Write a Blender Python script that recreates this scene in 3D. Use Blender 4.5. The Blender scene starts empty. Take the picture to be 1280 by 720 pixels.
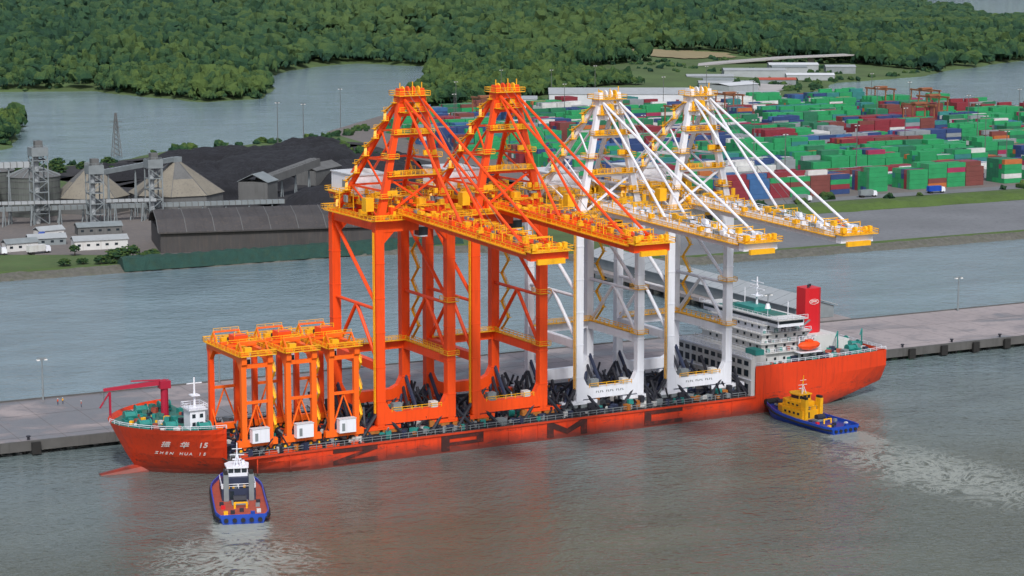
import bpy, bmesh, math, random
import numpy as np
from mathutils import Vector, Matrix
random.seed(7); rng=np.random.default_rng(11)
scene=bpy.context.scene
COL=scene.collection

# ------------------------------------------------------------------ materials
def mat(name,col,rough=0.6,var=0.15,scale=0.3,metal=0.0,dirt=0.0,dirtcol=(0.08,0.06,0.04),bump=0.0,bscale=2.0,streak=False):
    m=bpy.data.materials.new(name); m.use_nodes=True
    nt=m.node_tree; n=nt.nodes; l=nt.links
    b=n['Principled BSDF']; b.inputs['Roughness'].default_value=rough; b.inputs['Metallic'].default_value=metal
    g=n.new('ShaderNodeNewGeometry')
    mp=n.new('ShaderNodeMapping'); l.new(g.outputs['Position'],mp.inputs['Vector'])
    nz=n.new('ShaderNodeTexNoise'); nz.inputs['Scale'].default_value=scale; nz.inputs['Detail'].default_value=5
    l.new(mp.outputs[0],nz.inputs['Vector'])
    mx=n.new('ShaderNodeMix'); mx.data_type='RGBA'
    mx.inputs[6].default_value=(*[max(0,c*(1-var)) for c in col],1)
    mx.inputs[7].default_value=(*[min(1,c*(1+var)) for c in col],1)
    l.new(nz.outputs[0],mx.inputs[0]); out=mx.outputs[2]
    if dirt>0:
        mp2=n.new('ShaderNodeMapping'); l.new(g.outputs['Position'],mp2.inputs['Vector'])
        mp2.inputs['Scale'].default_value=(1.2,1.2,0.12) if streak else (0.5,0.5,0.5)
        nz2=n.new('ShaderNodeTexNoise'); nz2.inputs['Scale'].default_value=0.8; nz2.inputs['Detail'].default_value=6; nz2.inputs['Roughness'].default_value=0.7
        l.new(mp2.outputs[0],nz2.inputs['Vector'])
        r=n.new('ShaderNodeMapRange'); r.inputs[1].default_value=0.5; r.inputs[2].default_value=0.75; r.inputs[4].default_value=dirt
        l.new(nz2.outputs[0],r.inputs[0])
        mx2=n.new('ShaderNodeMix'); mx2.data_type='RGBA'; mx2.inputs[7].default_value=(*dirtcol,1)
        l.new(r.outputs[0],mx2.inputs[0]); l.new(out,mx2.inputs[6]); out=mx2.outputs[2]
    l.new(out,b.inputs['Base Color'])
    if bump>0:
        nb=n.new('ShaderNodeTexNoise'); nb.inputs['Scale'].default_value=bscale; nb.inputs['Detail'].default_value=4
        l.new(g.outputs['Position'],nb.inputs['Vector'])
        bp=n.new('ShaderNodeBump'); bp.inputs['Strength'].default_value=bump; bp.inputs['Distance'].default_value=0.5
        l.new(nb.outputs[0],bp.inputs['Height']); l.new(bp.outputs[0],b.inputs['Normal'])
    return m
M={}
M['orange']=mat('orange_paint',(0.86,0.075,0.006),0.45,0.12,0.2,dirt=0.45,dirtcol=(0.42,0.035,0.008),streak=True)
M['redor']=mat('red_orange_paint',(0.55,0.045,0.012),0.5,0.15,0.3,dirt=0.5,dirtcol=(0.2,0.03,0.01))
M['amber']=mat('amber_paint',(0.90,0.14,0.008),0.45,0.12,0.2,dirt=0.35,dirtcol=(0.6,0.06,0.01),streak=True)
M['white']=mat('white_paint',(0.74,0.77,0.86),0.45,0.05,0.2,dirt=0.35,dirtcol=(0.46,0.46,0.46),streak=True)
M['offwhite']=mat('weathered_white_paint',(0.56,0.57,0.58),0.55,0.1,0.3,dirt=0.6,dirtcol=(0.31,0.27,0.24),streak=True)
M['yellow']=mat('yellow_paint',(0.88,0.44,0.01),0.5,0.2,0.6,dirt=0.4,dirtcol=(0.42,0.18,0.02))
M['dark']=mat('dark_steel',(0.018,0.02,0.032),0.6,0.4,0.5)
M['navy']=mat('navy_steel',(0.02,0.03,0.07),0.6,0.4,0.5)
M['glass']=mat('dark_glass',(0.02,0.03,0.04),0.15,0.2,0.5)
M['wire']=mat('steel_rope',(0.12,0.12,0.13),0.5,0.2)
M['deckgreen']=mat('green_deck_paint',(0.03,0.15,0.13),0.7,0.4,0.5,dirt=0.6,dirtcol=(0.14,0.09,0.06))
M['deckmain']=mat('main_deck_paint',(0.05,0.048,0.05),0.8,0.5,0.35,dirt=0.7,dirtcol=(0.15,0.05,0.03))
M['teal']=mat('teal_machinery',(0.02,0.22,0.20),0.5,0.3,0.5)
M['red']=mat('red_paint',(0.58,0.012,0.02),0.45,0.1,0.3,dirt=.3,dirtcol=(.3,.01,.015),streak=True)
M['crimson']=mat('crimson_paint',(0.36,0.01,0.04),0.5,0.1,0.3)
M['black']=mat('black_rubber',(0.015,0.015,0.015),0.8,0.3,1)
M['letter']=mat('hull_lettering_paint',(0.045,0.013,0.012),0.7,0.4,0.6,dirt=0.7,dirtcol=(0.30,0.03,0.015))
M['lwhite']=mat('white_lettering',(0.8,0.8,0.8),0.5,0.05)
M['blue']=mat('blue_hull',(0.01,0.06,0.40),0.4,0.2,0.5,dirt=.4,dirtcol=(.01,.03,.15))
M['dblue']=mat('dark_blue_hull',(0.01,0.03,0.22),0.4,0.2,0.5)
M['rust']=mat('red_brown_deck',(0.36,0.07,0.045),0.7,0.25,0.6,dirt=0.5,dirtcol=(0.12,0.05,0.04))
M['conc']=mat('plain_concrete',(0.26,0.235,0.24),0.75,0.3,0.04,dirt=0.8,dirtcol=(0.13,0.13,0.145),bump=0.2)
M['conc2']=mat('wet_concrete',(0.09,0.09,0.09),0.8,0.3,0.3,dirt=0.6,dirtcol=(0.03,0.03,0.03),streak=True)
M['joint']=mat('joint_filler',(0.13,0.12,0.12),0.8,0.3,0.3)
def quay_mat():
    m=mat('stained_quay_concrete',(0.31,0.275,0.285),0.7,0.25,0.03,dirt=0.75,dirtcol=(0.17,0.165,0.18),bump=0.2)
    nt=m.node_tree;n=nt.nodes;l=nt.links;b=n['Principled BSDF'];src=b.inputs['Base Color'].links[0].from_socket
    g=n.new('ShaderNodeNewGeometry');s=n.new('ShaderNodeSeparateXYZ');l.new(g.outputs['Position'],s.inputs[0])
    mp=n.new('ShaderNodeMapping');mp.inputs['Scale'].default_value=(.5,1.2,1);l.new(g.outputs['Position'],mp.inputs['Vector'])
    nz=n.new('ShaderNodeTexNoise');nz.inputs['Scale'].default_value=.055;nz.inputs['Detail'].default_value=7;nz.inputs['Roughness'].default_value=.65;nz.inputs['Distortion'].default_value=.8;l.new(mp.outputs[0],nz.inputs['Vector'])
    rx=n.new('ShaderNodeMapRange');rx.inputs[1].default_value=-60;rx.inputs[2].default_value=300;rx.inputs[3].default_value=.14;rx.inputs[4].default_value=-.06;l.new(s.outputs[0],rx.inputs[0])
    ad=n.new('ShaderNodeMath');ad.operation='ADD';l.new(nz.outputs[0],ad.inputs[0]);l.new(rx.outputs[0],ad.inputs[1])
    r=n.new('ShaderNodeMapRange');r.inputs[1].default_value=.47;r.inputs[2].default_value=.62;r.inputs[4].default_value=.72;l.new(ad.outputs[0],r.inputs[0])
    mx=n.new('ShaderNodeMix');mx.data_type='RGBA';mx.inputs[7].default_value=(0.10,0.105,0.12,1);l.new(r.outputs[0],mx.inputs[0]);l.new(src,mx.inputs[6]);l.new(mx.outputs[2],b.inputs['Base Color'])
    rr=n.new('ShaderNodeMapRange');rr.inputs[2].default_value=.72;rr.inputs[3].default_value=.85;rr.inputs[4].default_value=.3;l.new(r.outputs[0],rr.inputs[0]);l.new(rr.outputs[0],b.inputs['Roughness'])
    return m
M['quay']=quay_mat()
M['rock']=mat('shore_rock',(0.10,0.10,0.09),0.9,0.5,0.5,dirt=0.6,dirtcol=(0.05,0.07,0.02),bump=0.8,bscale=1)
M['grass']=mat('grass',(0.065,0.115,0.022),0.95,0.5,0.06,dirt=0.6,dirtcol=(0.03,0.06,0.015),bump=0.8,bscale=0.5)
M['land']=mat('rough_ground',(0.06,0.105,0.032),0.95,0.6,0.03,dirt=0.6,dirtcol=(0.12,0.12,0.055),bump=0.5,bscale=0.3)
M['gravel']=mat('gravel_flat',(0.15,0.16,0.178),0.95,0.4,0.02,dirt=0.7,dirtcol=(0.08,0.09,0.105),bump=0.4,bscale=0.5)
M['asphalt']=mat('yard_asphalt',(0.13,0.12,0.12),0.9,0.3,0.03,dirt=0.6,dirtcol=(0.24,0.20,0.17))
M['coal']=mat('coal',(0.009,0.010,0.015),0.9,0.6,0.08,dirt=0.6,dirtcol=(0.024,0.026,0.036),bump=0.9,bscale=0.5)
M['coalyard']=mat('coal_dust_ground',(0.02,0.02,0.025),0.95,0.5,0.03,dirt=0.7,dirtcol=(0.06,0.055,0.055))
M['shed']=mat('dark_shed_roof',(0.05,0.048,0.052),0.75,0.4,0.12,dirt=0.75,dirtcol=(0.10,0.08,0.07),streak=True)
M['greennet']=mat('dark_green_bund',(0.012,0.05,0.042),0.9,0.4,0.3,dirt=0.6,dirtcol=(0.03,0.05,0.02),bump=0.8)
M['silo']=mat('silo_concrete',(0.11,0.125,0.12),0.8,0.25,0.2,dirt=0.7,dirtcol=(0.05,0.055,0.05),streak=True)
M['tan']=mat('tan_roof',(0.20,0.185,0.155),0.8,0.25,0.12,dirt=0.8,dirtcol=(0.09,0.09,0.088),streak=True)
M['tandark']=mat('dark_weathered_roof',(0.115,0.12,0.125),0.8,0.3,0.2,dirt=0.6,dirtcol=(0.05,0.05,0.05),streak=True)
M['tank']=mat('steel_grey',(0.19,0.22,0.24),0.6,0.3,0.3)
M['roofgrey']=mat('grey_roof',(0.31,0.34,0.37),0.7,0.15,0.2,dirt=0.5,dirtcol=(0.18,0.18,0.18))
M['roofwhite']=mat('white_roof',(0.52,0.55,0.60),0.7,0.1,0.1,dirt=0.3,dirtcol=(0.4,0.38,0.36))
M['road']=mat('pale_road',(0.36,0.35,0.36),0.9,0.2,0.05,dirt=.4,dirtcol=(.25,.24,.22))
M['dirt']=mat('bare_earth',(0.24,0.20,0.115),0.95,0.3,0.03,dirt=.5,dirtcol=(.12,.13,.06))
M['trunk']=mat('tree_bark',(0.09,0.07,0.05),0.9,0.3,1)
M['bogie']=mat('bogie_steel',(0.35,0.12,0.02),0.6,0.4,0.8)
M['gantry']=mat('yard_gantry_paint',(0.26,0.10,0.05),0.6,0.3,0.5)
def hull_mat():
    m=mat('ship_hull_paint',(0.70,0.052,0.011),0.42,0.16,0.12,dirt=0.7,dirtcol=(0.34,0.032,0.016),streak=True)
    nt=m.node_tree;n=nt.nodes;l=nt.links;b=n['Principled BSDF']
    src=b.inputs['Base Color'].links[0].from_socket
    g=n.new('ShaderNodeNewGeometry');s=n.new('ShaderNodeSeparateXYZ');l.new(g.outputs['Position'],s.inputs[0])
    nz=n.new('ShaderNodeTexNoise');nz.inputs['Scale'].default_value=0.25;nz.inputs['Detail'].default_value=6
    l.new(g.outputs['Position'],nz.inputs['Vector'])
    a=n.new('ShaderNodeMath');a.operation='MULTIPLY_ADD';l.new(nz.outputs[0],a.inputs[0]);a.inputs[1].default_value=-3.5;l.new(s.outputs[2],a.inputs[2])
    r=n.new('ShaderNodeMapRange');r.inputs[1].default_value=-1.0;r.inputs[2].default_value=1.8;r.inputs[3].default_value=0.92;r.inputs[4].default_value=0
    l.new(a.outputs[0],r.inputs[0])
    mx=n.new('ShaderNodeMix');mx.data_type='RGBA';mx.inputs[7].default_value=(0.13,0.03,0.024,1)
    l.new(r.outputs[0],mx.inputs[0]);l.new(src,mx.inputs[6])
    nz3=n.new('ShaderNodeTexNoise');nz3.inputs['Scale'].default_value=0.7;nz3.inputs['Detail'].default_value=8;nz3.inputs['Roughness'].default_value=.8
    mp=n.new('ShaderNodeMapping');mp.inputs['Scale'].default_value=(.35,1,1.2);l.new(g.outputs['Position'],mp.inputs['Vector']);l.new(mp.outputs[0],nz3.inputs['Vector'])
    r3=n.new('ShaderNodeMapRange');r3.inputs[1].default_value=.54;r3.inputs[2].default_value=.64;r3.inputs[4].default_value=.85;l.new(nz3.outputs[0],r3.inputs[0])
    lt=n.new('ShaderNodeMath');lt.operation='LESS_THAN';l.new(s.outputs[2],lt.inputs[0]);lt.inputs[1].default_value=5.6
    mu=n.new('ShaderNodeMath');mu.operation='MULTIPLY';l.new(r3.outputs[0],mu.inputs[0]);l.new(lt.outputs[0],mu.inputs[1])
    mx3=n.new('ShaderNodeMix');mx3.data_type='RGBA';mx3.inputs[7].default_value=(0.09,0.035,0.03,1)
    l.new(mu.outputs[0],mx3.inputs[0]);l.new(mx.outputs[2],mx3.inputs[6]);l.new(mx3.outputs[2],b.inputs['Base Color'])
    return m
M['hull']=hull_mat()
def foliage_mat(name,c1,c2,c3):
    m=bpy.data.materials.new(name);m.use_nodes=True;nt=m.node_tree;n=nt.nodes;l=nt.links
    b=n['Principled BSDF'];b.inputs['Roughness'].default_value=0.9
    b.inputs['Specular IOR Level'].default_value=0.1
    at=n.new('ShaderNodeAttribute');at.attribute_name='tint'
    g=n.new('ShaderNodeNewGeometry')
    nz=n.new('ShaderNodeTexNoise');nz.inputs['Scale'].default_value=0.4;nz.inputs['Detail'].default_value=6;nz.inputs['Roughness'].default_value=0.85
    l.new(g.outputs['Position'],nz.inputs['Vector'])
    ad=n.new('ShaderNodeMath');ad.operation='MULTIPLY_ADD';l.new(nz.outputs[0],ad.inputs[0]);ad.inputs[1].default_value=1.3;
    sb=n.new('ShaderNodeMath');sb.operation='SUBTRACT';l.new(at.outputs['Fac'],sb.inputs[0]);sb.inputs[1].default_value=0.65
    l.new(sb.outputs[0],ad.inputs[2])
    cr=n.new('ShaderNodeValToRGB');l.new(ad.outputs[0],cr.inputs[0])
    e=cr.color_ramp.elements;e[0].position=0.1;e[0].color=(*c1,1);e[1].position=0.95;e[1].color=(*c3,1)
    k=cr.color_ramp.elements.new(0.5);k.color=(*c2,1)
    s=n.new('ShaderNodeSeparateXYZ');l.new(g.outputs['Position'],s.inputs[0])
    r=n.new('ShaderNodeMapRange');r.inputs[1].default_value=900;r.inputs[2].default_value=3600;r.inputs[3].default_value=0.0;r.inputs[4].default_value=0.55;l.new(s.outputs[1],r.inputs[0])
    mx=n.new('ShaderNodeMix');mx.data_type='RGBA';mx.inputs[7].default_value=(0.038,0.085,0.078,1);l.new(r.outputs[0],mx.inputs[0]);l.new(cr.outputs[0],mx.inputs[6])  # aerial haze painted into the foliage colour, stronger with distance along y
    l.new(mx.outputs[2],b.inputs['Base Color'])
    nb=n.new('ShaderNodeTexNoise');nb.inputs['Scale'].default_value=0.9;nb.inputs['Detail'].default_value=3
    l.new(g.outputs['Position'],nb.inputs['Vector'])
    bp=n.new('ShaderNodeBump');bp.inputs['Strength'].default_value=1.0;bp.inputs['Distance'].default_value=1.5
    l.new(nb.outputs[0],bp.inputs['Height']);l.new(bp.outputs[0],b.inputs['Normal'])
    return m
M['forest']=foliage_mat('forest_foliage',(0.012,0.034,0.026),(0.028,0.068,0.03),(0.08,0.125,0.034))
def container_mat(name,c):
    m=mat(name,c,0.55,0.25,0.25,dirt=0.25,dirtcol=tuple(x*0.5+0.03 for x in c))
    nt=m.node_tree;n=nt.nodes;l=nt.links;b=n['Principled BSDF']
    w=n.new('ShaderNodeTexWave');w.inputs['Scale'].default_value=1.1;g=n.new('ShaderNodeNewGeometry');l.new(g.outputs['Position'],w.inputs['Vector'])
    bp=n.new('ShaderNodeBump');bp.inputs['Strength'].default_value=0.4;bp.inputs['Distance'].default_value=0.1
    l.new(w.outputs['Fac'],bp.inputs['Height']);l.new(bp.outputs[0],b.inputs['Normal']);return m
CC=[('dark red',(0.22,0.025,0.04)),('green',(0.02,0.27,0.10)),('navy blue',(0.025,0.055,0.17)),('brown red',(0.17,0.05,0.045)),('bright blue',(0.04,0.12,0.29)),('white',(0.56,0.57,0.58)),('grey',(0.23,0.26,0.29)),('orange',(0.42,0.13,0.04)),('teal',(0.03,0.19,0.19)),('dark green',(0.02,0.15,0.08)),('magenta',(0.30,0.03,0.09))]
CM=[container_mat('container_paint_'+a.replace(' ','_'),c) for a,c in CC]

# ------------------------------------------------------------------ mesh builder
class MB:
    def __init__(s): s.v=[];s.f=[];s.mi=[];s.mats=[]
    def m(s,k):
        mt=M[k] if isinstance(k,str) else k
        if mt not in s.mats:s.mats.append(mt)
        return s.mats.index(mt)
    def add(s,vs,fs,k):
        o=len(s.v);i=s.m(k);s.v+= [tuple(v) for v in vs]
        for f in fs:s.f.append([o+a for a in f]);s.mi.append(i)
    def box(s,c,d,k,rz=0):
        hx,hy,hz=d[0]/2,d[1]/2,d[2]/2;ca,sa=math.cos(rz),math.sin(rz);vs=[]
        for z in(-hz,hz):
            for x,y in((-hx,-hy),(hx,-hy),(hx,hy),(-hx,hy)):
                vs.append((c[0]+x*ca-y*sa,c[1]+x*sa+y*ca,c[2]+z))
        s.add(vs,[(3,2,1,0),(4,5,6,7),(0,1,5,4),(1,2,6,5),(2,3,7,6),(3,0,4,7)],k)
    def bb(s,x0,x1,y0,y1,z0,z1,k): s.box(((x0+x1)/2,(y0+y1)/2,(z0+z1)/2),(x1-x0,y1-y0,z1-z0),k)
    def beam(s,a,b,w,h,k,w2=None,h2=None):
        a=Vector(a);b=Vector(b);d=(b-a).normalized()
        up=Vector((0,0,1)) if abs(d.z)<0.95 else Vector((0,1,0))
        sd=d.cross(up).normalized();u=sd.cross(d).normalized()
        w2=w2 or w;h2=h2 or h;vs=[]
        for p,ww,hh in((a,w,h),(b,w2,h2)):
            for i,j in((-1,-1),(1,-1),(1,1),(-1,1)):vs.append(p+sd*i*ww/2+u*j*hh/2)
        s.add(vs,[(3,2,1,0),(4,5,6,7),(0,1,5,4),(1,2,6,5),(2,3,7,6),(3,0,4,7)],k)
    def cyl(s,a,b,r,k,n=8,r2=None):
        a=Vector(a);b=Vector(b);d=(b-a).normalized();r2=r if r2 is None else r2
        up=Vector((0,0,1)) if abs(d.z)<0.95 else Vector((0,1,0))
        sd=d.cross(up).normalized();u=sd.cross(d).normalized();vs=[]
        for p,rr in((a,r),(b,r2)):
            for i in range(n):
                t=2*math.pi*i/n;vs.append(p+sd*math.cos(t)*rr+u*math.sin(t)*rr)
        fs=[(i,(i+1)%n,n+(i+1)%n,n+i) for i in range(n)]+[tuple(range(n))[::-1],tuple(range(n,2*n))]
        s.add(vs,fs,k)
    def prism(s,poly,axis,t0,t1,k):
        def P(p,t): return {'x':(t,p[0],p[1]),'y':(p[0],t,p[1]),'z':(p[0],p[1],t)}[axis]
        n=len(poly);vs=[P(p,t0) for p in poly]+[P(p,t1) for p in poly]
        s.add(vs,[tuple(range(n))[::-1],tuple(range(n,2*n))]+[(i,(i+1)%n,n+(i+1)%n,n+i) for i in range(n)],k)
    def rail(s,a,b,k='yellow',h=1.1,sp=2.4,t=0.13):
        a=Vector(a);b=Vector(b);L=(b-a).length;n=max(1,int(L/sp));z=Vector((0,0,1))
        s.beam(a+z*h,b+z*h,t,t,k);s.beam(a+z*h*0.5,b+z*h*0.5,t*0.7,t*0.7,k)
        for i in range(n+1):
            p=a.lerp(b,i/n);s.beam(p,p+z*h,t,t,k)
    def walk(s,x0,x1,y0,y1,z,k='yellow',rails='xXyY'):
        s.bb(x0,x1,y0,y1,z-0.15,z,k)
        if 'x' in rails:s.rail((x0,y0,z),(x0,y1,z),k)
        if 'X' in rails:s.rail((x1,y0,z),(x1,y1,z),k)
        if 'y' in rails:s.rail((x0,y0,z),(x1,y0,z),k)
        if 'Y' in rails:s.rail((x0,y1,z),(x1,y1,z),k)
    def shear(s,k,z_at=0):
        s.v=[(x,y,z+k*y) for x,y,z in s.v]
    def obj(s,name,parent=None,smooth=False,**pr):
        me=bpy.data.meshes.new(name);me.from_pydata(s.v,[],s.f)
        for m in s.mats:me.materials.append(m)
        me.polygons.foreach_set('material_index',s.mi)
        bm=bmesh.new();bm.from_mesh(me);bmesh.ops.recalc_face_normals(bm,faces=bm.faces);bm.to_mesh(me);bm.free()
        if smooth:
            me.polygons.foreach_set('use_smooth',[True]*len(me.polygons))
        me.update()
        o=bpy.data.objects.new(name,me);COL.objects.link(o)
        if parent:o.parent=parent
        for k,v in pr.items():o[k]=v
        return o
def empty(name,loc,label,cat,group=None,rz=0):
    o=bpy.data.objects.new(name,None);COL.objects.link(o);o.location=loc;o.rotation_euler=(0,0,rz)
    o['label']=label;o['category']=cat
    if group:o['group']=group
    return o
def copy_thing(o,loc,rz=None,label=None,scale=None):
    c=o.copy();COL.objects.link(c);c.location=loc
    if rz is not None:c.rotation_euler=(0,0,rz)
    if label:c['label']=label
    if scale:c.scale=scale
    for ch in o.children:
        k=ch.copy();COL.objects.link(k);k.parent=c
        for g in ch.children:
            q=g.copy();COL.objects.link(q);q.parent=k
    return c
def text_mesh(body,size,matname,name,parent,origin,xdir,updir,extrude=0.04,sx=1.0,weight=0.0):
    cu=bpy.data.curves.new(name,'FONT');cu.body=body;cu.size=size;cu.extrude=extrude;cu.align_x='CENTER';cu.align_y='CENTER';cu.offset=weight
    to=bpy.data.objects.new(name,cu);COL.objects.link(to)
    dg=bpy.context.evaluated_depsgraph_get();me=bpy.data.meshes.new_from_object(to.evaluated_get(dg))
    bpy.data.objects.remove(to)
    x=Vector(xdir).normalized();u=Vector(updir).normalized();w=x.cross(u)
    for v in me.vertices:
        v.co=Vector(origin)+x*v.co.x*sx+u*v.co.y+w*v.co.z
    me.materials.clear();me.materials.append(M[matname])
    o=bpy.data.objects.new(name,me);COL.objects.link(o);o.parent=parent
    return o

# ------------------------------------------------------------------ camera / light
cam=bpy.data.cameras.new('camera');co=bpy.data.objects.new('camera',cam);COL.objects.link(co)
co.location=(-153,-501,132)
co.rotation_euler=Vector((0.4617*0.9876,0.887*0.9876,-0.1573)).to_track_quat('-Z','Y').to_euler()
cam.lens=75.94;cam.sensor_width=36;cam.clip_end=30000;cam.clip_start=1
scene.camera=co
w=bpy.data.worlds.new('World');scene.world=w;w.use_nodes=True
nt=w.node_tree;bg=nt.nodes['Background'];sky=nt.nodes.new('ShaderNodeTexSky');sky.sky_type='NISHITA';sky.sun_disc=False
SE=math.radians(46)
sdir=Vector((-0.35,-0.93,0)).normalized()
sky.sun_elevation=SE;sky.sun_rotation=math.atan2(sdir.x,sdir.y)
sky.dust_density=3.5;sky.air_density=1.0;sky.ozone_density=1.5
hs=nt.nodes.new('ShaderNodeHueSaturation');hs.inputs['Saturation'].default_value=0.65
nt.links.new(sky.outputs[0],hs.inputs['Color']);nt.links.new(hs.outputs[0],bg.inputs['Color'])
bg.inputs['Strength'].default_value=0.135
sun=bpy.data.lights.new('sun','SUN');so=bpy.data.objects.new('sun',sun);COL.objects.link(so)
sun.energy=2.6;sun.angle=math.radians(6);sun.color=(1,0.97,0.91)
sv=Vector((sdir.x*math.cos(SE),sdir.y*math.cos(SE),math.sin(SE)))
so.rotation_euler=sv.to_track_quat('Z','Y').to_euler()
scene.view_settings.view_transform='Standard';scene.view_settings.look='None';scene.view_settings.exposure=0

# ------------------------------------------------------------------ noise
def vnoise(x,y,seed=0):
    xi=np.floor(x).astype(np.int64);yi=np.floor(y).astype(np.int64);xf=x-xi;yf=y-yi
    def h(a,b):
        n=(a*374761393+b*668265263+seed*1442695)&0x7fffffff
        n=((n^(n>>13))*1274126177)&0x7fffffff
        return ((n^(n>>16))&0xffff)/65535.0
    u=xf*xf*(3-2*xf);v=yf*yf*(3-2*yf)
    return (h(xi,yi)*(1-u)+h(xi+1,yi)*u)*(1-v)+(h(xi,yi+1)*(1-u)+h(xi+1,yi+1)*u)*v
def fbm(x,y,o=4,seed=0):
    s=0;a=0.5
    for i in range(o):
        s=s+a*vnoise(x*2**i,y*2**i,seed+i);a*=0.5
    return s
# ------------------------------------------------------------------ land masks
RIV=[[(-900,600),(60,715),(169,765),(214,775),(286,822),(360,846),(422,880),(518,985),(660,1240),(806,1500),(850,1640),(820,1735),(742,1690),(617,1520),(560,1330),(514,1256),(456,1232),(440,1310),(416,1420),(331,1450),(200,1470),(-900,1400)],
     [(975,790),(985,943),(980,1014),(970,1092),(1090,1200),(1223,1250),(1446,1400),(2200,1780),(2200,500),(990,640)],
     [(2450,2750),(2750,3200),(3002,3601),(3700,4100),(4400,3200),(3200,2300),(2500,2500)]]
ISL=[(196,900),(240,990),(262,1070),(200,1130),(60,1110),(-300,1000),(-300,850)]
def sdpoly(px,py,poly):
    n=len(poly);d=np.full(px.shape,1e18);ins=np.zeros(px.shape,bool)
    for i in range(n):
        ax,ay=poly[i];bx,by=poly[(i+1)%n]
        ex,ey=bx-ax,by-ay;t=np.clip(((px-ax)*ex+(py-ay)*ey)/(ex*ex+ey*ey),0,1)
        d=np.minimum(d,(px-ax-t*ex)**2+(py-ay-t*ey)**2)
        c=((ay>py)!=(by>py))&(px<(bx-ax)*(py-ay)/(by-ay+1e-9)+ax);ins^=c
    d=np.sqrt(d);return np.where(ins,-d,d)
def shore(x): return np.interp(x,[-3000,215,262,300,330,6000],[345,343,330,262,254,254])
def land_sd(x,y):
    wob=(fbm(x/60,y/60,3,5)-0.45)*30
    s=y-shore(x)
    r=np.full(x.shape,1e9)
    for p in RIV:r=np.minimum(r,sdpoly(x,y,p))
    isl=-sdpoly(x,y,ISL)
    r=np.maximum(r,isl)+wob
    return np.minimum(s,r)
def hillz(x,y):
    d=np.hypot(x+153,y+501);rr=(x+153)/(y+501)
    k=np.clip((d-1900)/2200,0,1);k=k*k*(3-2*k)
    low=np.clip((0.72-rr)/0.12,0.02,1)
    n=fbm(x/620+3.1,y/620+1.7,4,21)
    rg=1-np.abs(fbm(x/900+9,y/700+4,3,33)-0.45)*3.2
    return (k*(25+190*np.clip(n-0.3,0,1)+70*np.clip(rg,0,1))+np.clip((d-1500)/600,0,1)*14*n)*low
def gz(x,y):
    x=np.asarray(x,float);y=np.asarray(y,float)
    s=land_sd(x,y);b=np.clip(s*0.3,-4,2)
    return np.where(s>0,b+hillz(x,y)*np.clip(s/150,0,1),b)

# ------------------------------------------------------------------ terrain + water
xs=np.concatenate([np.arange(-700,1500,12.),np.arange(1500,6200,24.)])
ys=np.concatenate([np.arange(246,1700,9.),np.arange(1700,7600,26.)])
X,Y=np.meshgrid(xs,ys);Z=gz(X,Y)
nx,ny=len(xs),len(ys)
vs=np.stack([X,Y,Z],-1).reshape(-1,3)
idx=np.arange(nx*ny).reshape(ny,nx)
q=np.stack([idx[:-1,:-1],idx[:-1,1:],idx[1:,1:],idx[1:,:-1]],-1).reshape(-1,4)
def np_mesh(name,vs,q,mats,mi=None,smooth=False,tint=None,val=True):
    me=bpy.data.meshes.new(name);k=q.shape[1]
    me.vertices.add(len(vs));me.vertices.foreach_set('co',np.ascontiguousarray(vs,dtype=np.float32).ravel())
    me.loops.add(q.size);me.loops.foreach_set('vertex_index',np.ascontiguousarray(q,dtype=np.int32).ravel())
    me.polygons.add(len(q));me.polygons.foreach_set('loop_start',np.arange(0,q.size,k,dtype=np.int32))
    try: me.polygons.foreach_set('loop_total',np.full(len(q),k,dtype=np.int32))
    except Exception: pass
    for m in mats:me.materials.append(m)
    if mi is not None:me.polygons.foreach_set('material_index',np.ascontiguousarray(mi,dtype=np.int32))
    me.polygons.foreach_set('use_smooth',np.full(len(q),smooth))
    me.update(calc_edges=True)
    if val:me.validate()
    if tint is not None:
        a=me.attributes.new('tint','FLOAT','POINT');a.data.foreach_set('value',np.ascontiguousarray(tint,dtype=np.float32))
    return me
me=np_mesh('terrain',vs,q,[M['land']],smooth=True)
o=bpy.data.objects.new('terrain',me);COL.objects.link(o);o['kind']='structure'

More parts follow.
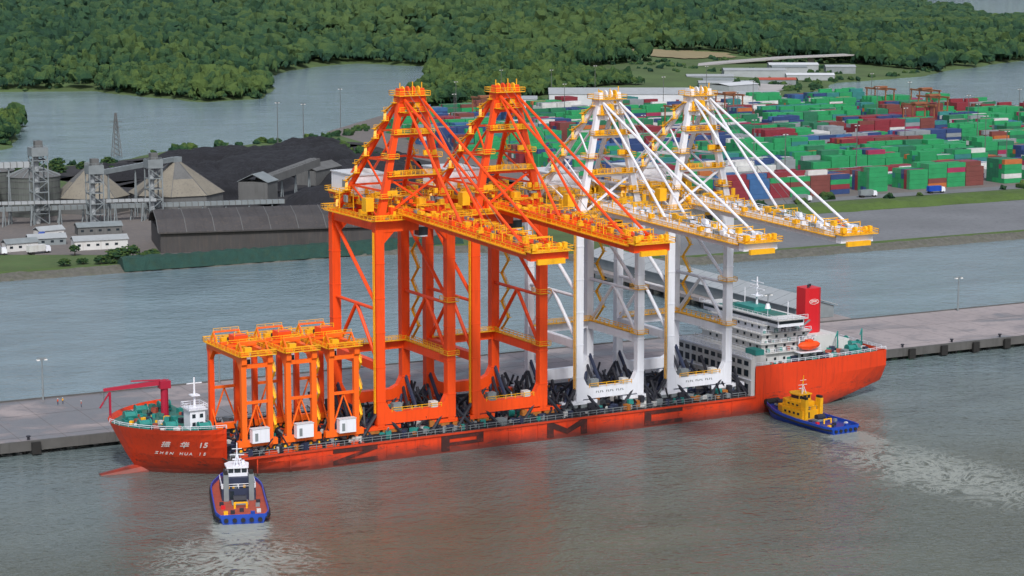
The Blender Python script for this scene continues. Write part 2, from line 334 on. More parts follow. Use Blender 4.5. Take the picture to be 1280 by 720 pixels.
def water_mat():
    m=bpy.data.materials.new('harbour_water');m.use_nodes=True;nt=m.node_tree;n=nt.nodes;l=nt.links
    b=n['Principled BSDF'];b.inputs['IOR'].default_value=1.36
    g=n.new('ShaderNodeNewGeometry');s=n.new('ShaderNodeSeparateXYZ');l.new(g.outputs['Position'],s.inputs[0])
    nz=n.new('ShaderNodeTexNoise');nz.inputs['Scale'].default_value=0.012;nz.inputs['Detail'].default_value=5
    l.new(g.outputs['Position'],nz.inputs['Vector'])
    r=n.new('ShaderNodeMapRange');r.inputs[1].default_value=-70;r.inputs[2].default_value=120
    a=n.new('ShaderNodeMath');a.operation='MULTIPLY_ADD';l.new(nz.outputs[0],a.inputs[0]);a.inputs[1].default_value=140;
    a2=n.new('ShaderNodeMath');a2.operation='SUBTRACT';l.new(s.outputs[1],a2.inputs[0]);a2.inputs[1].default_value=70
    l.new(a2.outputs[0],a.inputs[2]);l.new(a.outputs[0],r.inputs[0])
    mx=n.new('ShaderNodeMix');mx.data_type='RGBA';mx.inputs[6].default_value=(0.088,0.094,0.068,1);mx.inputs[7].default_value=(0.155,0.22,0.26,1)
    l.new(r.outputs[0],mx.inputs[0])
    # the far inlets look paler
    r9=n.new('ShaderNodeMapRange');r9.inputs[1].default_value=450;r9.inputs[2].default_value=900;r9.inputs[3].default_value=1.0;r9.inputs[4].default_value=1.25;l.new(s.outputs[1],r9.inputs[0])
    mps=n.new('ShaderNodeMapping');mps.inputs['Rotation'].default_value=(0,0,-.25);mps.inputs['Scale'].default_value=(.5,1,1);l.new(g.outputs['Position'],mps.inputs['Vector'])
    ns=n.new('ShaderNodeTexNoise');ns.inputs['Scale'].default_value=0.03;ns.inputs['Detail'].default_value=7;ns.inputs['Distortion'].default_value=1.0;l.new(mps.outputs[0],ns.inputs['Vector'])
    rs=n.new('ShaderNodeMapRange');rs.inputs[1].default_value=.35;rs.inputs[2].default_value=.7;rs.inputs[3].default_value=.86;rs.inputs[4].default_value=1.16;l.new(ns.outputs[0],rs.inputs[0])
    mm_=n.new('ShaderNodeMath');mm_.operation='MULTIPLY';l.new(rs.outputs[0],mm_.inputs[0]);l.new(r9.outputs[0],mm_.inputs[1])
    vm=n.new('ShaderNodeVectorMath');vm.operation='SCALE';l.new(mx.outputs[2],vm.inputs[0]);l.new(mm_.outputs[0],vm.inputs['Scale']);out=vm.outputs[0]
    def wake(cx,cy,rx,ry,rot,thr,amp,soft=.2,fs=.07):
        sub=n.new('ShaderNodeVectorMath');sub.operation='SUBTRACT';l.new(g.outputs['Position'],sub.inputs[0]);sub.inputs[1].default_value=(cx,cy,0)
        mp=n.new('ShaderNodeMapping');mp.vector_type='TEXTURE';mp.inputs['Rotation'].default_value=(0,0,rot);mp.inputs['Scale'].default_value=(rx,ry,1)
        l.new(sub.outputs[0],mp.inputs['Vector'])
        ln=n.new('ShaderNodeVectorMath');ln.operation='LENGTH';l.new(mp.outputs[0],ln.inputs[0])
        fz=n.new('ShaderNodeTexNoise');fz.inputs['Scale'].default_value=fs;fz.inputs['Detail'].default_value=10;fz.inputs['Roughness'].default_value=0.66;fz.inputs['Distortion'].default_value=4.0
        l.new(g.outputs['Position'],fz.inputs['Vector'])
        m1=n.new('ShaderNodeMath');m1.operation='MULTIPLY_ADD';l.new(fz.outputs[0],m1.inputs[0]);m1.inputs[1].default_value=2;m1.inputs[2].default_value=-1
        m2=n.new('ShaderNodeMath');m2.operation='ABSOLUTE';l.new(m1.outputs[0],m2.inputs[0])
        m3=n.new('ShaderNodeMath');m3.operation='SUBTRACT';m3.inputs[0].default_value=1;l.new(m2.outputs[0],m3.inputs[1])
        pw=n.new('ShaderNodeMath');pw.operation='POWER';l.new(ln.outputs['Value'],pw.inputs[0]);pw.inputs[1].default_value=2.0
        m4=n.new('ShaderNodeMath');m4.operation='MULTIPLY_ADD';l.new(pw.outputs[0],m4.inputs[0]);m4.inputs[1].default_value=-0.14;l.new(m3.outputs[0],m4.inputs[2])
        rr=n.new('ShaderNodeMapRange');rr.inputs[1].default_value=thr;rr.inputs[2].default_value=thr+soft;rr.inputs[4].default_value=amp
        l.new(m4.outputs[0],rr.inputs[0]);return rr.outputs[0]
    f1=wake(3,-72,19,24,math.radians(-18),0.78,.62);f2=wake(188,-78,19,42,math.radians(4),0.78,.55);f3=wake(13,-48,4.5,9,math.radians(-18),.5,.5);f4=wake(193,-36,4.5,9,0,.5,.35)
    f5=wake(206,-20,10,26,math.radians(20),.86,.35)
    mm=None
    for f in(f1,f2,f3,f4,f5):
        if mm is None:mm=f;continue
        q=n.new('ShaderNodeMath');q.operation='MAXIMUM';l.new(mm,q.inputs[0]);l.new(f,q.inputs[1]);mm=q.outputs[0]
    m2=n.new('ShaderNodeMix');m2.data_type='RGBA';m2.inputs[7].default_value=(0.46,0.50,0.48,1)
    l.new(mm,m2.inputs[0]);l.new(out,m2.inputs[6]);l.new(m2.outputs[2],b.inputs['Base Color'])
    rf=n.new('ShaderNodeMapRange');rf.inputs[3].default_value=0.05;rf.inputs[4].default_value=0.8;l.new(mm,rf.inputs[0]);l.new(rf.outputs[0],b.inputs['Roughness'])
    prev=None
    for sc,dist,st,dt,sx in((0.05,1.6,0.35,3,.7),(0.22,0.9,0.55,4,.7),(0.75,0.42,0.7,4,.8)):
        mp=n.new('ShaderNodeMapping');mp.inputs['Rotation'].default_value=(0,0,0.5);mp.inputs['Scale'].default_value=(sx,1,1);l.new(g.outputs['Position'],mp.inputs['Vector'])
        z=n.new('ShaderNodeTexNoise');z.inputs['Scale'].default_value=sc;z.inputs['Detail'].default_value=dt;z.inputs['Distortion'].default_value=0.4
        l.new(mp.outputs[0],z.inputs['Vector'])
        bp=n.new('ShaderNodeBump');bp.inputs['Strength'].default_value=st;bp.inputs['Distance'].default_value=dist
        l.new(z.outputs[0],bp.inputs['Height'])
        if prev:l.new(prev,bp.inputs['Normal'])
        prev=bp.outputs[0]
    l.new(prev,b.inputs['Normal'])
    return m
M['water']=water_mat()
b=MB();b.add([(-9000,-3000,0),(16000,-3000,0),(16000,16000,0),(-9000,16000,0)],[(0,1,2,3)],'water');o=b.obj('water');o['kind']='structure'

def sheet(name,poly,z,k):
    b=MB();b.add([(x,y,z) for x,y in poly],[tuple(range(len(poly)))],k);o=b.obj(name);o['kind']='structure';return o
sheet('coal_yard_ground',[(200,480),(300,440),(400,540),(425,800),(400,842),(250,775),(170,735)],2.05,'coalyard')
sheet('container_yard_pavement',[(395,420),(470,412),(1400,400),(960,880),(900,1000),(560,1060),(430,900),(405,700)],2.06,'asphalt')
sheet('gravel_flat',[(318,264),(1800,264),(1800,350),(380,358),(330,380)],2.07,'gravel')
sheet('shore_road',[(260,430),(300,382),(420,398),(1800,394),(1800,408),(420,412),(300,425)],2.09,'gravel')
sheet('industrial_ground',[(40,420),(129,372),(262,352),(300,372),(280,470),(215,560),(40,640)],2.04,'asphalt')
def drape(name,poly,k,off=0.5,st=12):
    px=[p[0] for p in poly];py=[p[1] for p in poly]
    gx=np.arange(min(px),max(px)+st,st);gy=np.arange(min(py),max(py)+st,st);A,B=np.meshgrid(gx,gy)
    Zz=gz(A,B)+off;n,m=A.shape;idx=np.arange(n*m).reshape(n,m)
    q=np.stack([idx[:-1,:-1],idx[:-1,1:],idx[1:,1:],idx[1:,:-1]],-1).reshape(-1,4)
    V=np.stack([A,B,Zz],-1).reshape(-1,3);c=V[q].mean(1);q=q[(sdpoly(c[:,0],c[:,1],poly)+(fbm(c[:,0]/30,c[:,1]/30,3,9)-.45)*30*(k=='dirt')<0)]
    me=np_mesh(name,V,q,[M[k]],smooth=True);o=bpy.data.objects.new(name,me);COL.objects.link(o);o['kind']='structure'
drape('earth_clearing',[(980,1480),(1060,1430),(1150,1480),(1170,1520),(1040,1545)],'dirt',1.0,6)
b=MB();prev=None
for i in range(0,300):
    x=395+i*5;j=random.uniform(-1.5,1.5);cur=[(x,357+j,2.1),(x,366,4.2+random.uniform(-.6,.8)),(x,378,4.0+random.uniform(-.5,.7)),(x,392+j,2.12)]
    if prev:
        for a in range(3):b.add([prev[a],cur[a],cur[a+1],prev[a+1]],[(0,1,2,3)],'grass')
    prev=cur
o=b.obj('grass_bank');o['kind']='structure'
b=MB()
pts=[(-900,345),(215,343),(262,330),(300,262),(330,254),(2200,254)]
for (x0,y0),(x1,y1) in zip(pts[:-1],pts[1:]):
    n=max(1,int(math.hypot(x1-x0,y1-y0)/4));
    prev=None
    for i in range(n+1):
        t=i/n;x=x0+(x1-x0)*t;y=y0+(y1-y0)*t;j=random.uniform(-1.0,1.0)
        cur=[(x,y-4+j,-1),(x,y+j*.5,1.1+random.uniform(-.4,.5)),(x,y+4,2.5+random.uniform(-.2,.3)),(x,y+10,2.3)]
        if prev:
            for a in range(3):b.add([prev[a],cur[a],cur[a+1],prev[a+1]],[(0,1,2,3)],'rock' if a<2 else 'grass')
        prev=cur
o=b.obj('shoreline_bank');o['kind']='structure'

# ------------------------------------------------------------------ forest
def ico(sub):
    bm=bmesh.new();bmesh.ops.create_icosphere(bm,subdivisions=sub,radius=1);v=np.array([a.co[:] for a in bm.verts]);f=np.array([[q.index for q in a.verts] for a in bm.faces]);bm.free();return v,f
IV,IF=ico(2)
keep=IV[IF].mean(1)[:,2]>-0.2
IFc=IF[keep]
variants=[]
for k in range(12):
    r=np.random.default_rng(k);v=IV.copy();v*= (1+r.uniform(-0.45,0.45,(len(v),1)));v[:,:2]*=r.uniform(0.8,1.2,(1,2));variants.append(v)
def crowns(px,py,pz,R,H,tint,name,label=None):
    N=len(px);K=len(IV);V=np.zeros((N,K,3));vi=rng.integers(0,12,N);ang=rng.uniform(0,6.28,N)
    va=np.array(variants)[vi]
    c,s=np.cos(ang)[:,None],np.sin(ang)[:,None]
    V[:,:,0]=px[:,None]+(va[:,:,0]*c-va[:,:,1]*s)*R[:,None]
    V[:,:,1]=py[:,None]+(va[:,:,0]*s+va[:,:,1]*c)*R[:,None]
    V[:,:,2]=pz[:,None]+va[:,:,2]*H[:,None]
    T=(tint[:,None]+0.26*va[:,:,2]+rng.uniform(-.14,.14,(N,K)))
    F=(IFc[None]+(np.arange(N)*K)[:,None,None]).reshape(-1,3)
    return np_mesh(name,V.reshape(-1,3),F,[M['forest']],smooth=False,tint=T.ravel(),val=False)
PX=[];PY=[];PR=[]
def excl(x,y):
    e=(x<540)&(y<1010)&(sdpoly(x,y,ISL)>0)
    e|=(sdpoly(x,y,[(385,395),(2000,395),(2000,700),(1010,760),(1040,900),(1040,1150),(975,1140),(900,1060),(830,1080),(560,1075),(415,900),(395,700)])<0)
    e|=y<395
    e|=(sdpoly(x,y,[(850,1150),(1000,1110),(1260,1220),(1280,1490),(1160,1500),(830,1300)])<0)
    e|=(sdpoly(x,y,[(600,980),(800,900),(1000,940),(1000,1100),(820,1170),(640,1070)])<0)
    e|=(sdpoly(x,y,[(930,1420),(1060,1370),(1170,1450),(1180,1530),(1020,1560)])<0)
    e|=(sdpoly(x,y,[(2150,2250),(2650,2050),(3000,2700),(2500,2800)])<0)
    return e
for d0,d1,sp in((900,1600,5.2),(1600,2200,7.2),(2200,3200,10.5),(3200,4400,16),(4400,6200,28)):
    gx=np.arange(-700,5000,sp);gy=np.arange(300,5800,sp);GX,GY=np.meshgrid(gx,gy)
    d=np.hypot(GX+153,GY+501)
    az=np.arctan2(GX+153,GY+501)-math.atan2(.4617,.887)
    k=(d>=d0)&(d<d1)&(np.abs(az)<math.radians(15.3))
    GX,GY=GX[k],GY[k]
    GX=GX+rng.uniform(-.7,.7,GX.shape)*sp;GY=GY+rng.uniform(-.7,.7,GX.shape)*sp
    k=land_sd(GX,GY)>2
    k&=~excl(GX,GY)
    GX,GY=GX[k],GY[k]
    dens=fbm(GX/120,GY/120,3,77)
    k=(dens>0.32)|(rng.random(len(GX))<0.45);GX,GY=GX[k],GY[k]
    PX.append(GX);PY.append(GY);PR.append(np.full(len(GX),sp))
PX=np.concatenate(PX);PY=np.concatenate(PY);PR=np.concatenate(PR)
big=fbm(PX/90,PY/90,3,8);DD=np.hypot(PX+153,PY+501)
pw=rng.random(len(PX))**2.2
R=PR*(0.45+0.60*pw);H=np.minimum(R*(0.8+.6*rng.random(len(PX))),11)*(0.65+0.8*big)
Zg=gz(PX,PY)
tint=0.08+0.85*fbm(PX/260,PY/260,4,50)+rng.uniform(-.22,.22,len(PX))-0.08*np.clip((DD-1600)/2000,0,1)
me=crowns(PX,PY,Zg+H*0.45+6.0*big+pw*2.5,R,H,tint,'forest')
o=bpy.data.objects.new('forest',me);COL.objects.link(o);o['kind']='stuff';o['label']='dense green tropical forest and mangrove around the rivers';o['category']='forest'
N=2600;sx_=rng.uniform(100,1300,N*4);sy_=rng.uniform(395,1560,N*4)
sd=land_sd(sx_,sy_)
yard=sdpoly(sx_,sy_,[(395,412),(1400,400),(1000,880),(900,1000),(560,1060),(420,900),(395,700)])
k=(((sd>2)&(sd<16))|((yard>4)&(yard<40)&(rng.random(N*4)<.5))|((sx_>830)&(sy_>1080)&(rng.random(N*4)<.5)&(fbm(sx_/50,sy_/50,3,4)>.5)))&(sd>2)&((sx_<150)|(sx_>390)|(sy_>700))
sx_,sy_=sx_[k][:N*2],sy_[k][:N*2]
r_=rng.uniform(1.5,4,len(sx_))
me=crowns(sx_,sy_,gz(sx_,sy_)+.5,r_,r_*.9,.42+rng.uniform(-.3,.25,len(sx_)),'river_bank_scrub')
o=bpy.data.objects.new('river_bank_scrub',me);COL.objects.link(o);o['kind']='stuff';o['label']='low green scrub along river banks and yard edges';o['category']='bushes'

def make_tree(h,seed):
    r=np.random.default_rng(seed)
    t=MB();t.cyl((0,0,-0.5),(0.3,0.1,h*0.45),0.3,'trunk',7,0.18)
    for i in range(5):
        a=i*1.26+r.random();t.cyl((0.25,0.1,h*(0.3+.05*i)),(math.cos(a)*h*.25,math.sin(a)*h*.25,h*(.55+.06*i)),0.14,'trunk',5,0.06)
    n=110;th=r.uniform(0,6.28,n);ph=np.arccos(r.uniform(-0.7,1,n));rad=h*0.42*r.uniform(.45,1.1,n)
    px=np.cos(th)*np.sin(ph)*rad;py=np.sin(th)*np.sin(ph)*rad;pz=h*0.58+np.cos(ph)*rad*0.8
    rr=r.uniform(.05,.11,n)*h
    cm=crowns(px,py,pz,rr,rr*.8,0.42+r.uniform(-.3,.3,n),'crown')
    return t,cm
def tree_thing(loc,h,seed,label):
    t,cm=make_tree(h,seed);e=empty('tree',loc,label,'tree','trees on the industrial bank')
    t.obj('trunk',e);c=bpy.data.objects.new('crown',cm);COL.objects.link(c);c.parent=e;return e
T=[tree_thing((118,362,2),7,1,'leafy green tree on the grassy bank'),tree_thing((196,700,2),8,2,'green tree beside the coal yard'),tree_thing((100,385,2),5,3,'low spreading green tree near white buildings')]
for i,(x,y,s) in enumerate([(110,360,.9),(124,362,.8),(103,356,.7),(126,357,.85),(114,366,.9),(96,360,.7),(121,356,.7),(107,353,.6),(88,358,.6),(128,366,.9)]):copy_thing(T[i%2*2],(x,y,1.3),rz=i*1.1,scale=(s*1.5,s*1.5,s))
for i,(x,y,s) in enumerate([(180,690,1),(205,712,.8),(165,675,1.1),(186,722,.9),(176,705,.8),(222,735,.8),(192,735,.9),(160,700,1),(210,690,.7),(155,720,.8)]):copy_thing(T[1],(x,y,2),rz=i*.9,scale=(s*1.2,s*1.2,s))
random.seed(5)

# ------------------------------------------------------------------ quay
QF=98
b=MB();b.bb(-400,900,46.5,QF,2.0,3.5,'quay')
o=b.obj('quay_deck');o['kind']='structure'
b=MB()
for x in range(-396,900,12):
    b.bb(x-.07,x+.07,46.7,QF-.2,3.504,3.512,'joint')
for y in(52,78):b.bb(-399,899,y-.1,y+.1,3.514,3.522,'joint')
o=b.obj('quay_joints_and_rails');o['kind']='structure'
b=MB();b.bb(-400,900,45.6,46.5,1.2,3.8,'conc2');b.bb(-400,900,QF,QF+.8,1.6,3.8,'conc2')
for x in range(-396,900,7):
    for y in(49,60,75,88,QF-2):b.cyl((x,y,-2),(x,y,2.0),0.6,'conc2',7)
o=b.obj('quay_edge_and_piles');o['kind']='structure'
fe=empty('quay_fender',(-60,45.3,0),'black rubber fender hung on the quay face','fender','fenders along the quay')
b=MB();b.bb(-1.2,1.2,-1.0,-.2,0.4,3.6,'black');b.cyl((0,-.2,1.2),(0,.8,1.2),.7,'black');b.cyl((0,-.2,2.6),(0,.8,2.6),.7,'black');b.obj('fender_panel',fe)
for x in list(range(-48,0,13))+list(range(250,420,13)):copy_thing(fe,(x,45.3,0))
bo=empty('bollard',(-30,48.5,3.5),'dark iron mooring bollard on the quay edge','bollard','bollards along the quay')
b=MB();b.cyl((0,0,0),(0,0,.8),.35,'dark');b.cyl((0,0,.8),(0,0,1.1),.6,'dark');b.obj('bollard_post',bo)
for x in (-50,-10,255,275,295,315,335,355,375):copy_thing(bo,(x,48.5,3.5))
# workers on the quay
def person(x,y,z,rz,shirt,lab):
    e=empty('person',(x,y,z),lab,'person','dock workers on the quay',rz)
    me=bpy.data.meshes.new('body');
    V=[(0,0,.95),(0,0,1.2),(0,0,1.42),(0,0,1.52),(0,0,1.66),(0,0,1.75),(.19,0,1.40),(.25,.03,1.15),(.26,.12,.92),(-.19,0,1.40),(-.26,-.02,1.15),(-.28,.06,.9),(.1,0,.9),(.11,.04,.5),(.12,0,.06),(.12,.14,.03),(-.1,0,.9),(-.12,-.03,.5),(-.14,-.08,.06),(-.14,.06,.03)]
    E=[(0,1),(1,2),(2,3),(3,4),(4,5),(2,6),(6,7),(7,8),(2,9),(9,10),(10,11),(0,12),(12,13),(13,14),(14,15),(0,16),(16,17),(17,18),(18,19)]
    Rr=[.14,.15,.14,.06,.10,.07,.06,.045,.035,.06,.045,.035,.09,.065,.045,.04,.09,.065,.045,.04]
    me.from_pydata(V,E,[]);o=bpy.data.objects.new('body',me);COL.objects.link(o)
    o.modifiers.new('s','SKIN')
    sl=me.skin_vertices[0].data
    for i,r in enumerate(Rr):sl[i].radius=(r,r)
    sl[0].use_root=True
    u=o.modifiers.new('u','SUBSURF');u.levels=1;u.render_levels=1
    dg=bpy.context.evaluated_depsgraph_get();m2=bpy.data.meshes.new_from_object(o.evaluated_get(dg));bpy.data.objects.remove(o)
    m2.materials.clear()
    for k in('navy',shirt,'tan'):m2.materials.append(M[k])
    for p in m2.polygons:p.material_index=0 if p.center.z<.93 else (1 if p.center.z<1.48 and abs(p.center.x)<.24 else 2)
    ob=bpy.data.objects.new('body',m2);COL.objects.link(ob);ob.parent=e
    h=MB();h.cyl((0,0,1.74),(0,0,1.86),.13,'lwhite',10,.07);h.cyl((0,.02,1.73),(0,.02,1.75),.16,'lwhite',10);h.obj('helmet',e)
person(9,88,3.5,.4,'orange','dock worker in orange vest and white helmet');person(10.6,88.6,3.5,2.2,'yellow','dock worker in yellow vest and white helmet');person(14,82,3.5,1.2,'orange','dock worker in orange vest and white helmet')
def lamp(loc,h,label,group,k='tank'):
    e=empty('light_mast',loc,label,'lamp post',group)
    b=MB();b.cyl((0,0,0),(0,0,h),.3,k,7,.18);b.obj('pole',e)
    b=MB();b.box((0,0,h),(2.6,.4,.35),k);b.box((-1.1,0,h-.3),(.8,.9,.3),'lwhite');b.box((1.1,0,h-.3),(.8,.9,.3),'lwhite');b.obj('lamp_head',e);return e
L0=lamp((336,96,3.5),12,'slim grey lamp post on the concrete quay','lamp posts on the quay')
for x,y in((373,96),(7,96),(60,96),(255,96)):copy_thing(L0,(x,y,3.5))
L1=lamp((362,820,2),28,'tall floodlight mast over the yard','floodlight masts of the terminal','tandark')
for x,y in((372,800),(451,925),(697,1062),(807,667),(697,594),(470,700),(560,560),(600,800),(520,470),(680,760),(760,860),(640,430),(860,800),(560,960),(740,480),(900,900),(830,560),(520,620),(620,680),(590,500),(700,520),(760,600),(800,760),(730,940),(620,900),(880,700),(500,840),(660,1080),(760,1100),(840,1050)):copy_thing(L1,(x,y,2))

e=empty('covered_approach_shed',(0,0,0),'long low grey roofed shed running from quay to shore','shed')
b=MB();b.prism([(272,4),(272,8),(280,10.5),(288,8),(288,4)],'y',104,250,'tank');b.obj('wall',e)
b=MB();b.prism([(271,8.15),(280,10.9),(289,8.15),(289,8.4),(280,11.2),(271,8.4)],'y',103,251,'roofgrey')
for y in range(104,251,7):b.prism([(270.9,8.45),(280,11.28),(289.1,8.45),(289.1,8.3),(280,11.1),(270.9,8.3)],'y',y-.12,y+.12,'tank')
b.obj('roof',e)
b=MB();b.bb(268,292,QF+1,252,2.6,3.9,'conc')
for y in range(106,250,9):
    for x in(270,280,290):b.cyl((x,y,-2),(x,y,2.6),.6,'conc2',7)
b.obj('trestle_deck',e)

# ------------------------------------------------------------------ ship
ABOARD=[]
ship=empty('heavy_lift_ship',(0,0,0),'orange-red heavy-lift ship loaded with harbour cranes at the quay','ship');ABOARD.append(ship)
CY=21.0;DZ=5.2;FD=11.9;FT=13.2;PD=12.6;PT=13.7;XE=235
def xs_(z): return float(np.interp(z,[-3,0,5,13,17],[11,10,7,3,2]))
def bow_b(x,z):
    L=float(np.interp(z,[-3,0,5,13],[46,42,33,24]));u=min(1,max(0,(x-xs_(z))/L))
    ex=float(np.interp(z,[0,5,13],[.85,.7,.55]));return math.sin(math.pi/2*u)**ex
def stern_b(x,z):
    u=max(0,(x-200)/36);return 1-0.14*u*u-(0.35*u*u*max(0,(8-z)/10))
def zk(x): return -3 if x<190 else -3+7.0*((x-190)/45)**1.2
def half(x,z): return 21*bow_b(x,z)*stern_b(x,z)
hb=MB()
def strip(stations,levels,k='hull'):
    nl=len(levels(0));rows=[]
    for i,fx in enumerate(stations):
        row=[]
        for z in levels(i):
            x=fx(z);row.append((x,half(x,z),z))
        rows.append(row)
    for sgn in(-1,1):
        vs=[(x,CY+sgn*h,z) for row in rows for x,h,z in row]
        fs=[(i*nl+j,(i+1)*nl+j,(i+1)*nl+j+1,i*nl+j+1) for i in range(len(rows)-1) for j in range(nl-1)]
        hb.add(vs,fs,k)
    return rows
SB=[0,.02,.05,.09,.14,.2,.28,.36,.45,.55,.7,.85,1]
def st_bow(s,X1): return lambda z:xs_(z)+s*(X1-xs_(z))
stn=[st_bow(s,56) for s in SB]+[(lambda z,x=x:x) for x in range(70,190,12)]+[(lambda z,x=x:x) for x in range(190,235,5)]+[lambda z:XE]
def lv(i):
    x=stn[i](0);k=zk(x);return [k,k+(DZ-k)*.25,k+(DZ-k)*.5,k+(DZ-k)*.75,DZ]
rows=strip(stn,lv)
last=rows[-1];hb.add([(x,CY-h,z) for x,h,z in last]+[(x,CY+h,z) for x,h,z in last[::-1]],[tuple(range(10))],'hull')
for a,c in zip(rows[:-1],rows[1:]):
    hb.add([(a[0][0],CY-a[0][1],a[0][2]),(c[0][0],CY-c[0][1],c[0][2]),(c[0][0],CY+c[0][1],c[0][2]),(a[0][0],CY+a[0][1],a[0][2])],[(0,1,2,3)],'hull')
fst=[st_bow(s,26) for s in [0,.04,.1,.18,.28,.4,.55,.7,.85,1]]
fr=strip(fst,lambda i:[DZ,8,10,FD,FT])
hb.add([(26,CY-21,DZ+.02),(26,CY+21,DZ+.02),(26,CY+21,FD),(26,CY-21,FD)],[(0,1,2,3)],'hull')
pst=[(lambda z,x=x:x) for x in range(186,235,5)]+[lambda z:XE]
pr=strip(pst,lambda i:[DZ,9,PD,PT])
pl=pr[-1];hb.add([(x,CY-h,z) for x,h,z in pl]+[(x,CY+h,z) for x,h,z in pl[::-1]],[tuple(range(8))],'hull')
hb.bb(30,186,-0.35,0.0,DZ-.5,DZ,'redor')
for x in range(34,186,9):hb.bb(x-.15,x+.15,-.16,0.01,.8,DZ-.5,'hull')
hb.cyl((12,CY,-0.9),(0,CY,-1.1),3.0,'hull',14,1.5)
hb.obj('hull',ship)
d=MB()
def deckpoly(rows,lvl,k,z):
    near=[(r[lvl][0],CY-r[lvl][1]+.15,z) for r in rows];far=[(r[lvl][0],CY+r[lvl][1]-.15,z) for r in rows][::-1]
    d.add(near+far,[tuple(range(len(near)+len(far)))],k)
deckpoly(fr,3,'deckgreen',FD);deckpoly(pr,2,'deckgreen',PD)
d.bb(26,186,0.05,41.95,DZ-.4,DZ,'deckmain');d.obj('deck',ship)
d=MB();d.bb(184.6,185.9,.2,41.8,DZ+.02,PD+3.4,'offwhite')
d.bb(185.9,191,2,40,PD+.02,PD+3.4,'offwhite')
d.bb(184.3,184.6,.1,41.9,PD+3.1,PD+3.5,'white');d.bb(184.3,184.6,.1,41.9,9.6,9.9,'white')
d.rail((184.5,.3,PD+3.5),(184.5,41.7,PD+3.5),'white',1.1,2)
d.obj('poop_bulkhead',ship)
for i in range(12):
    y=2+i*3.35
    for z in(6.6,10.6,13.4):
        d=MB();d.box((184.56,y+.6,z+.9),(.1,2.1,1.9 if z<13 else 1.3),'glass');d.obj('window',ship)
d=MB()
for y in(2.6,12,30,39):d.bb(27,183,y-.3,y+.3,DZ,DZ+.9,'dark')
for x in range(30,184,5):
    d.bb(x-.25,x+.25,1,41,DZ,DZ+.5,'dark')
for i in range(560):
    x=random.uniform(28,182);y=random.choice([random.uniform(.8,3),random.uniform(4,40),random.uniform(4,20)])
    s=random.uniform(.4,1.6);d.box((x,y,DZ+.6+s*.3),(s,s*random.uniform(.6,1.6),s*1.2),random.choice(['teal','dark','navy','dark','navy','tank','dark','dark','bogie','offwhite','dark','tank','navy']),random.random())
for i in range(340):
    x=random.uniform(28,183);y=random.uniform(1,36);dx=random.uniform(-3.5,3.5);dy=random.uniform(-3,3);h=random.uniform(2,5.5)
    d.beam((x,y,DZ),(x+dx,y+dy,DZ+h),.35,.35,random.choice(['dark','dark','navy','dark','tank']))
d.obj('deck_equipment',ship)
for x in (64.5,91.8,94.6,119.8,122.8,125.8,151.5,154.5,181.5):
    d=MB()
    for y in(1.2,8,15,24,32):
        d.cyl((x,y,DZ),(x+random.uniform(-1.5,1.5),y+random.uniform(2,5),DZ+random.uniform(5,9)),.45,'dark',6)
        d.cyl((x-2.4,y+1,DZ),(x+.8,y+2.5,DZ+random.uniform(4.5,7.5)),.35,random.choice(['navy','dark']),6)
        d.cyl((x+2.4,y,DZ),(x-.8,y+1.5,DZ+random.uniform(4,7)),.35,'dark',6)
    d.beam((x,1,DZ+3.2),(x,34,DZ+3.2),.5,.5,'dark')
    d.obj('lashing_truss',ship)
d=MB();d.rail((27,.4,DZ),(183,.4,DZ),'tank',1.3,2.6,.14);d.obj('railing',ship)
d=MB();d.rail((27,41.6,DZ),(183,41.6,DZ),'tank',1.3,2.6,.14);d.obj('railing',ship)
d=MB()
ra=[(r[4][0]+.1,CY-r[4][1]+.2,FT) for r in fr]
for a,c in zip(ra[:-1],ra[1:]):d.rail(a,c,'white',.9,2.2,.12)
d.obj('railing',ship);d=MB()
ra=[(r[3][0],CY-r[3][1]+.2,PT) for r in pr]
for a,c in zip(ra[:-1],ra[1:]):d.rail(a,c,'white',.9,2.2,.12)
d.rail((XE,5,PT),(XE,37,PT),'white',.9,2.2,.12)
d.obj('railing',ship)
def winch(x,y,z,parent,k='teal'):
    w=MB();w.box((x,y,z+.35),(3.6,2.4,.5),k);w.cyl((x-1.5,y,z+1.4),(x+1.5,y,z+1.4),.95,k,10);w.cyl((x-1.6,y,z+1.4),(x-1.3,y,z+1.4),1.3,k,12);w.cyl((x+1.3,y,z+1.4),(x+1.6,y,z+1.4),1.3,k,12);w.box((x,y+1.8,z+1),(1.4,1.2,1.6),k);w.obj('mooring_winch',parent)
for x,y in((10,15),(10,26),(15,10),(15,32),(22,5),(22,34)):winch(x,y,FD,ship)
for x,y in((226,8),(231,13),(227,34),(231,30),(232,20),(225,26)):winch(x,y,PD,ship)
d=MB()
d.bb(19.5,23.5,8,12.5,FD,FD+5,'white');d.bb(19,24,7.5,13,FD+5,FD+5.25,'white');d.walk(19,24,7.5,13,FD+5.3,'white');d.cyl((21.5,10,FD+5),(21.5,10,FD+13),.35,'white',8,.2);d.beam((19.5,10,FD+11.5),(23.5,10,FD+11.5),.25,.25,'white');d.box((21.5,10,FD+8.5),(2.2,2.2,.3),'white')
for z in (FD+1.4,FD+3.5):
    d.box((20.5,7.98,z),(.9,.06,1),'glass');d.box((22.5,7.98,z),(.9,.06,1),'glass')
d.obj('foremast_house',ship)
d=MB()
for i in range(110):
    x=random.uniform(8,25);h=max(1,half(x,12)-2);y=CY+random.uniform(-h,h);s=random.uniform(.3,1.4);d.box((x,y,FD+s*.5),(s,s,s),random.choice(['teal','offwhite','yellow','dark','deckgreen','rust','navy','teal']),random.random())
d.obj('deck_equipment',ship);d=MB()
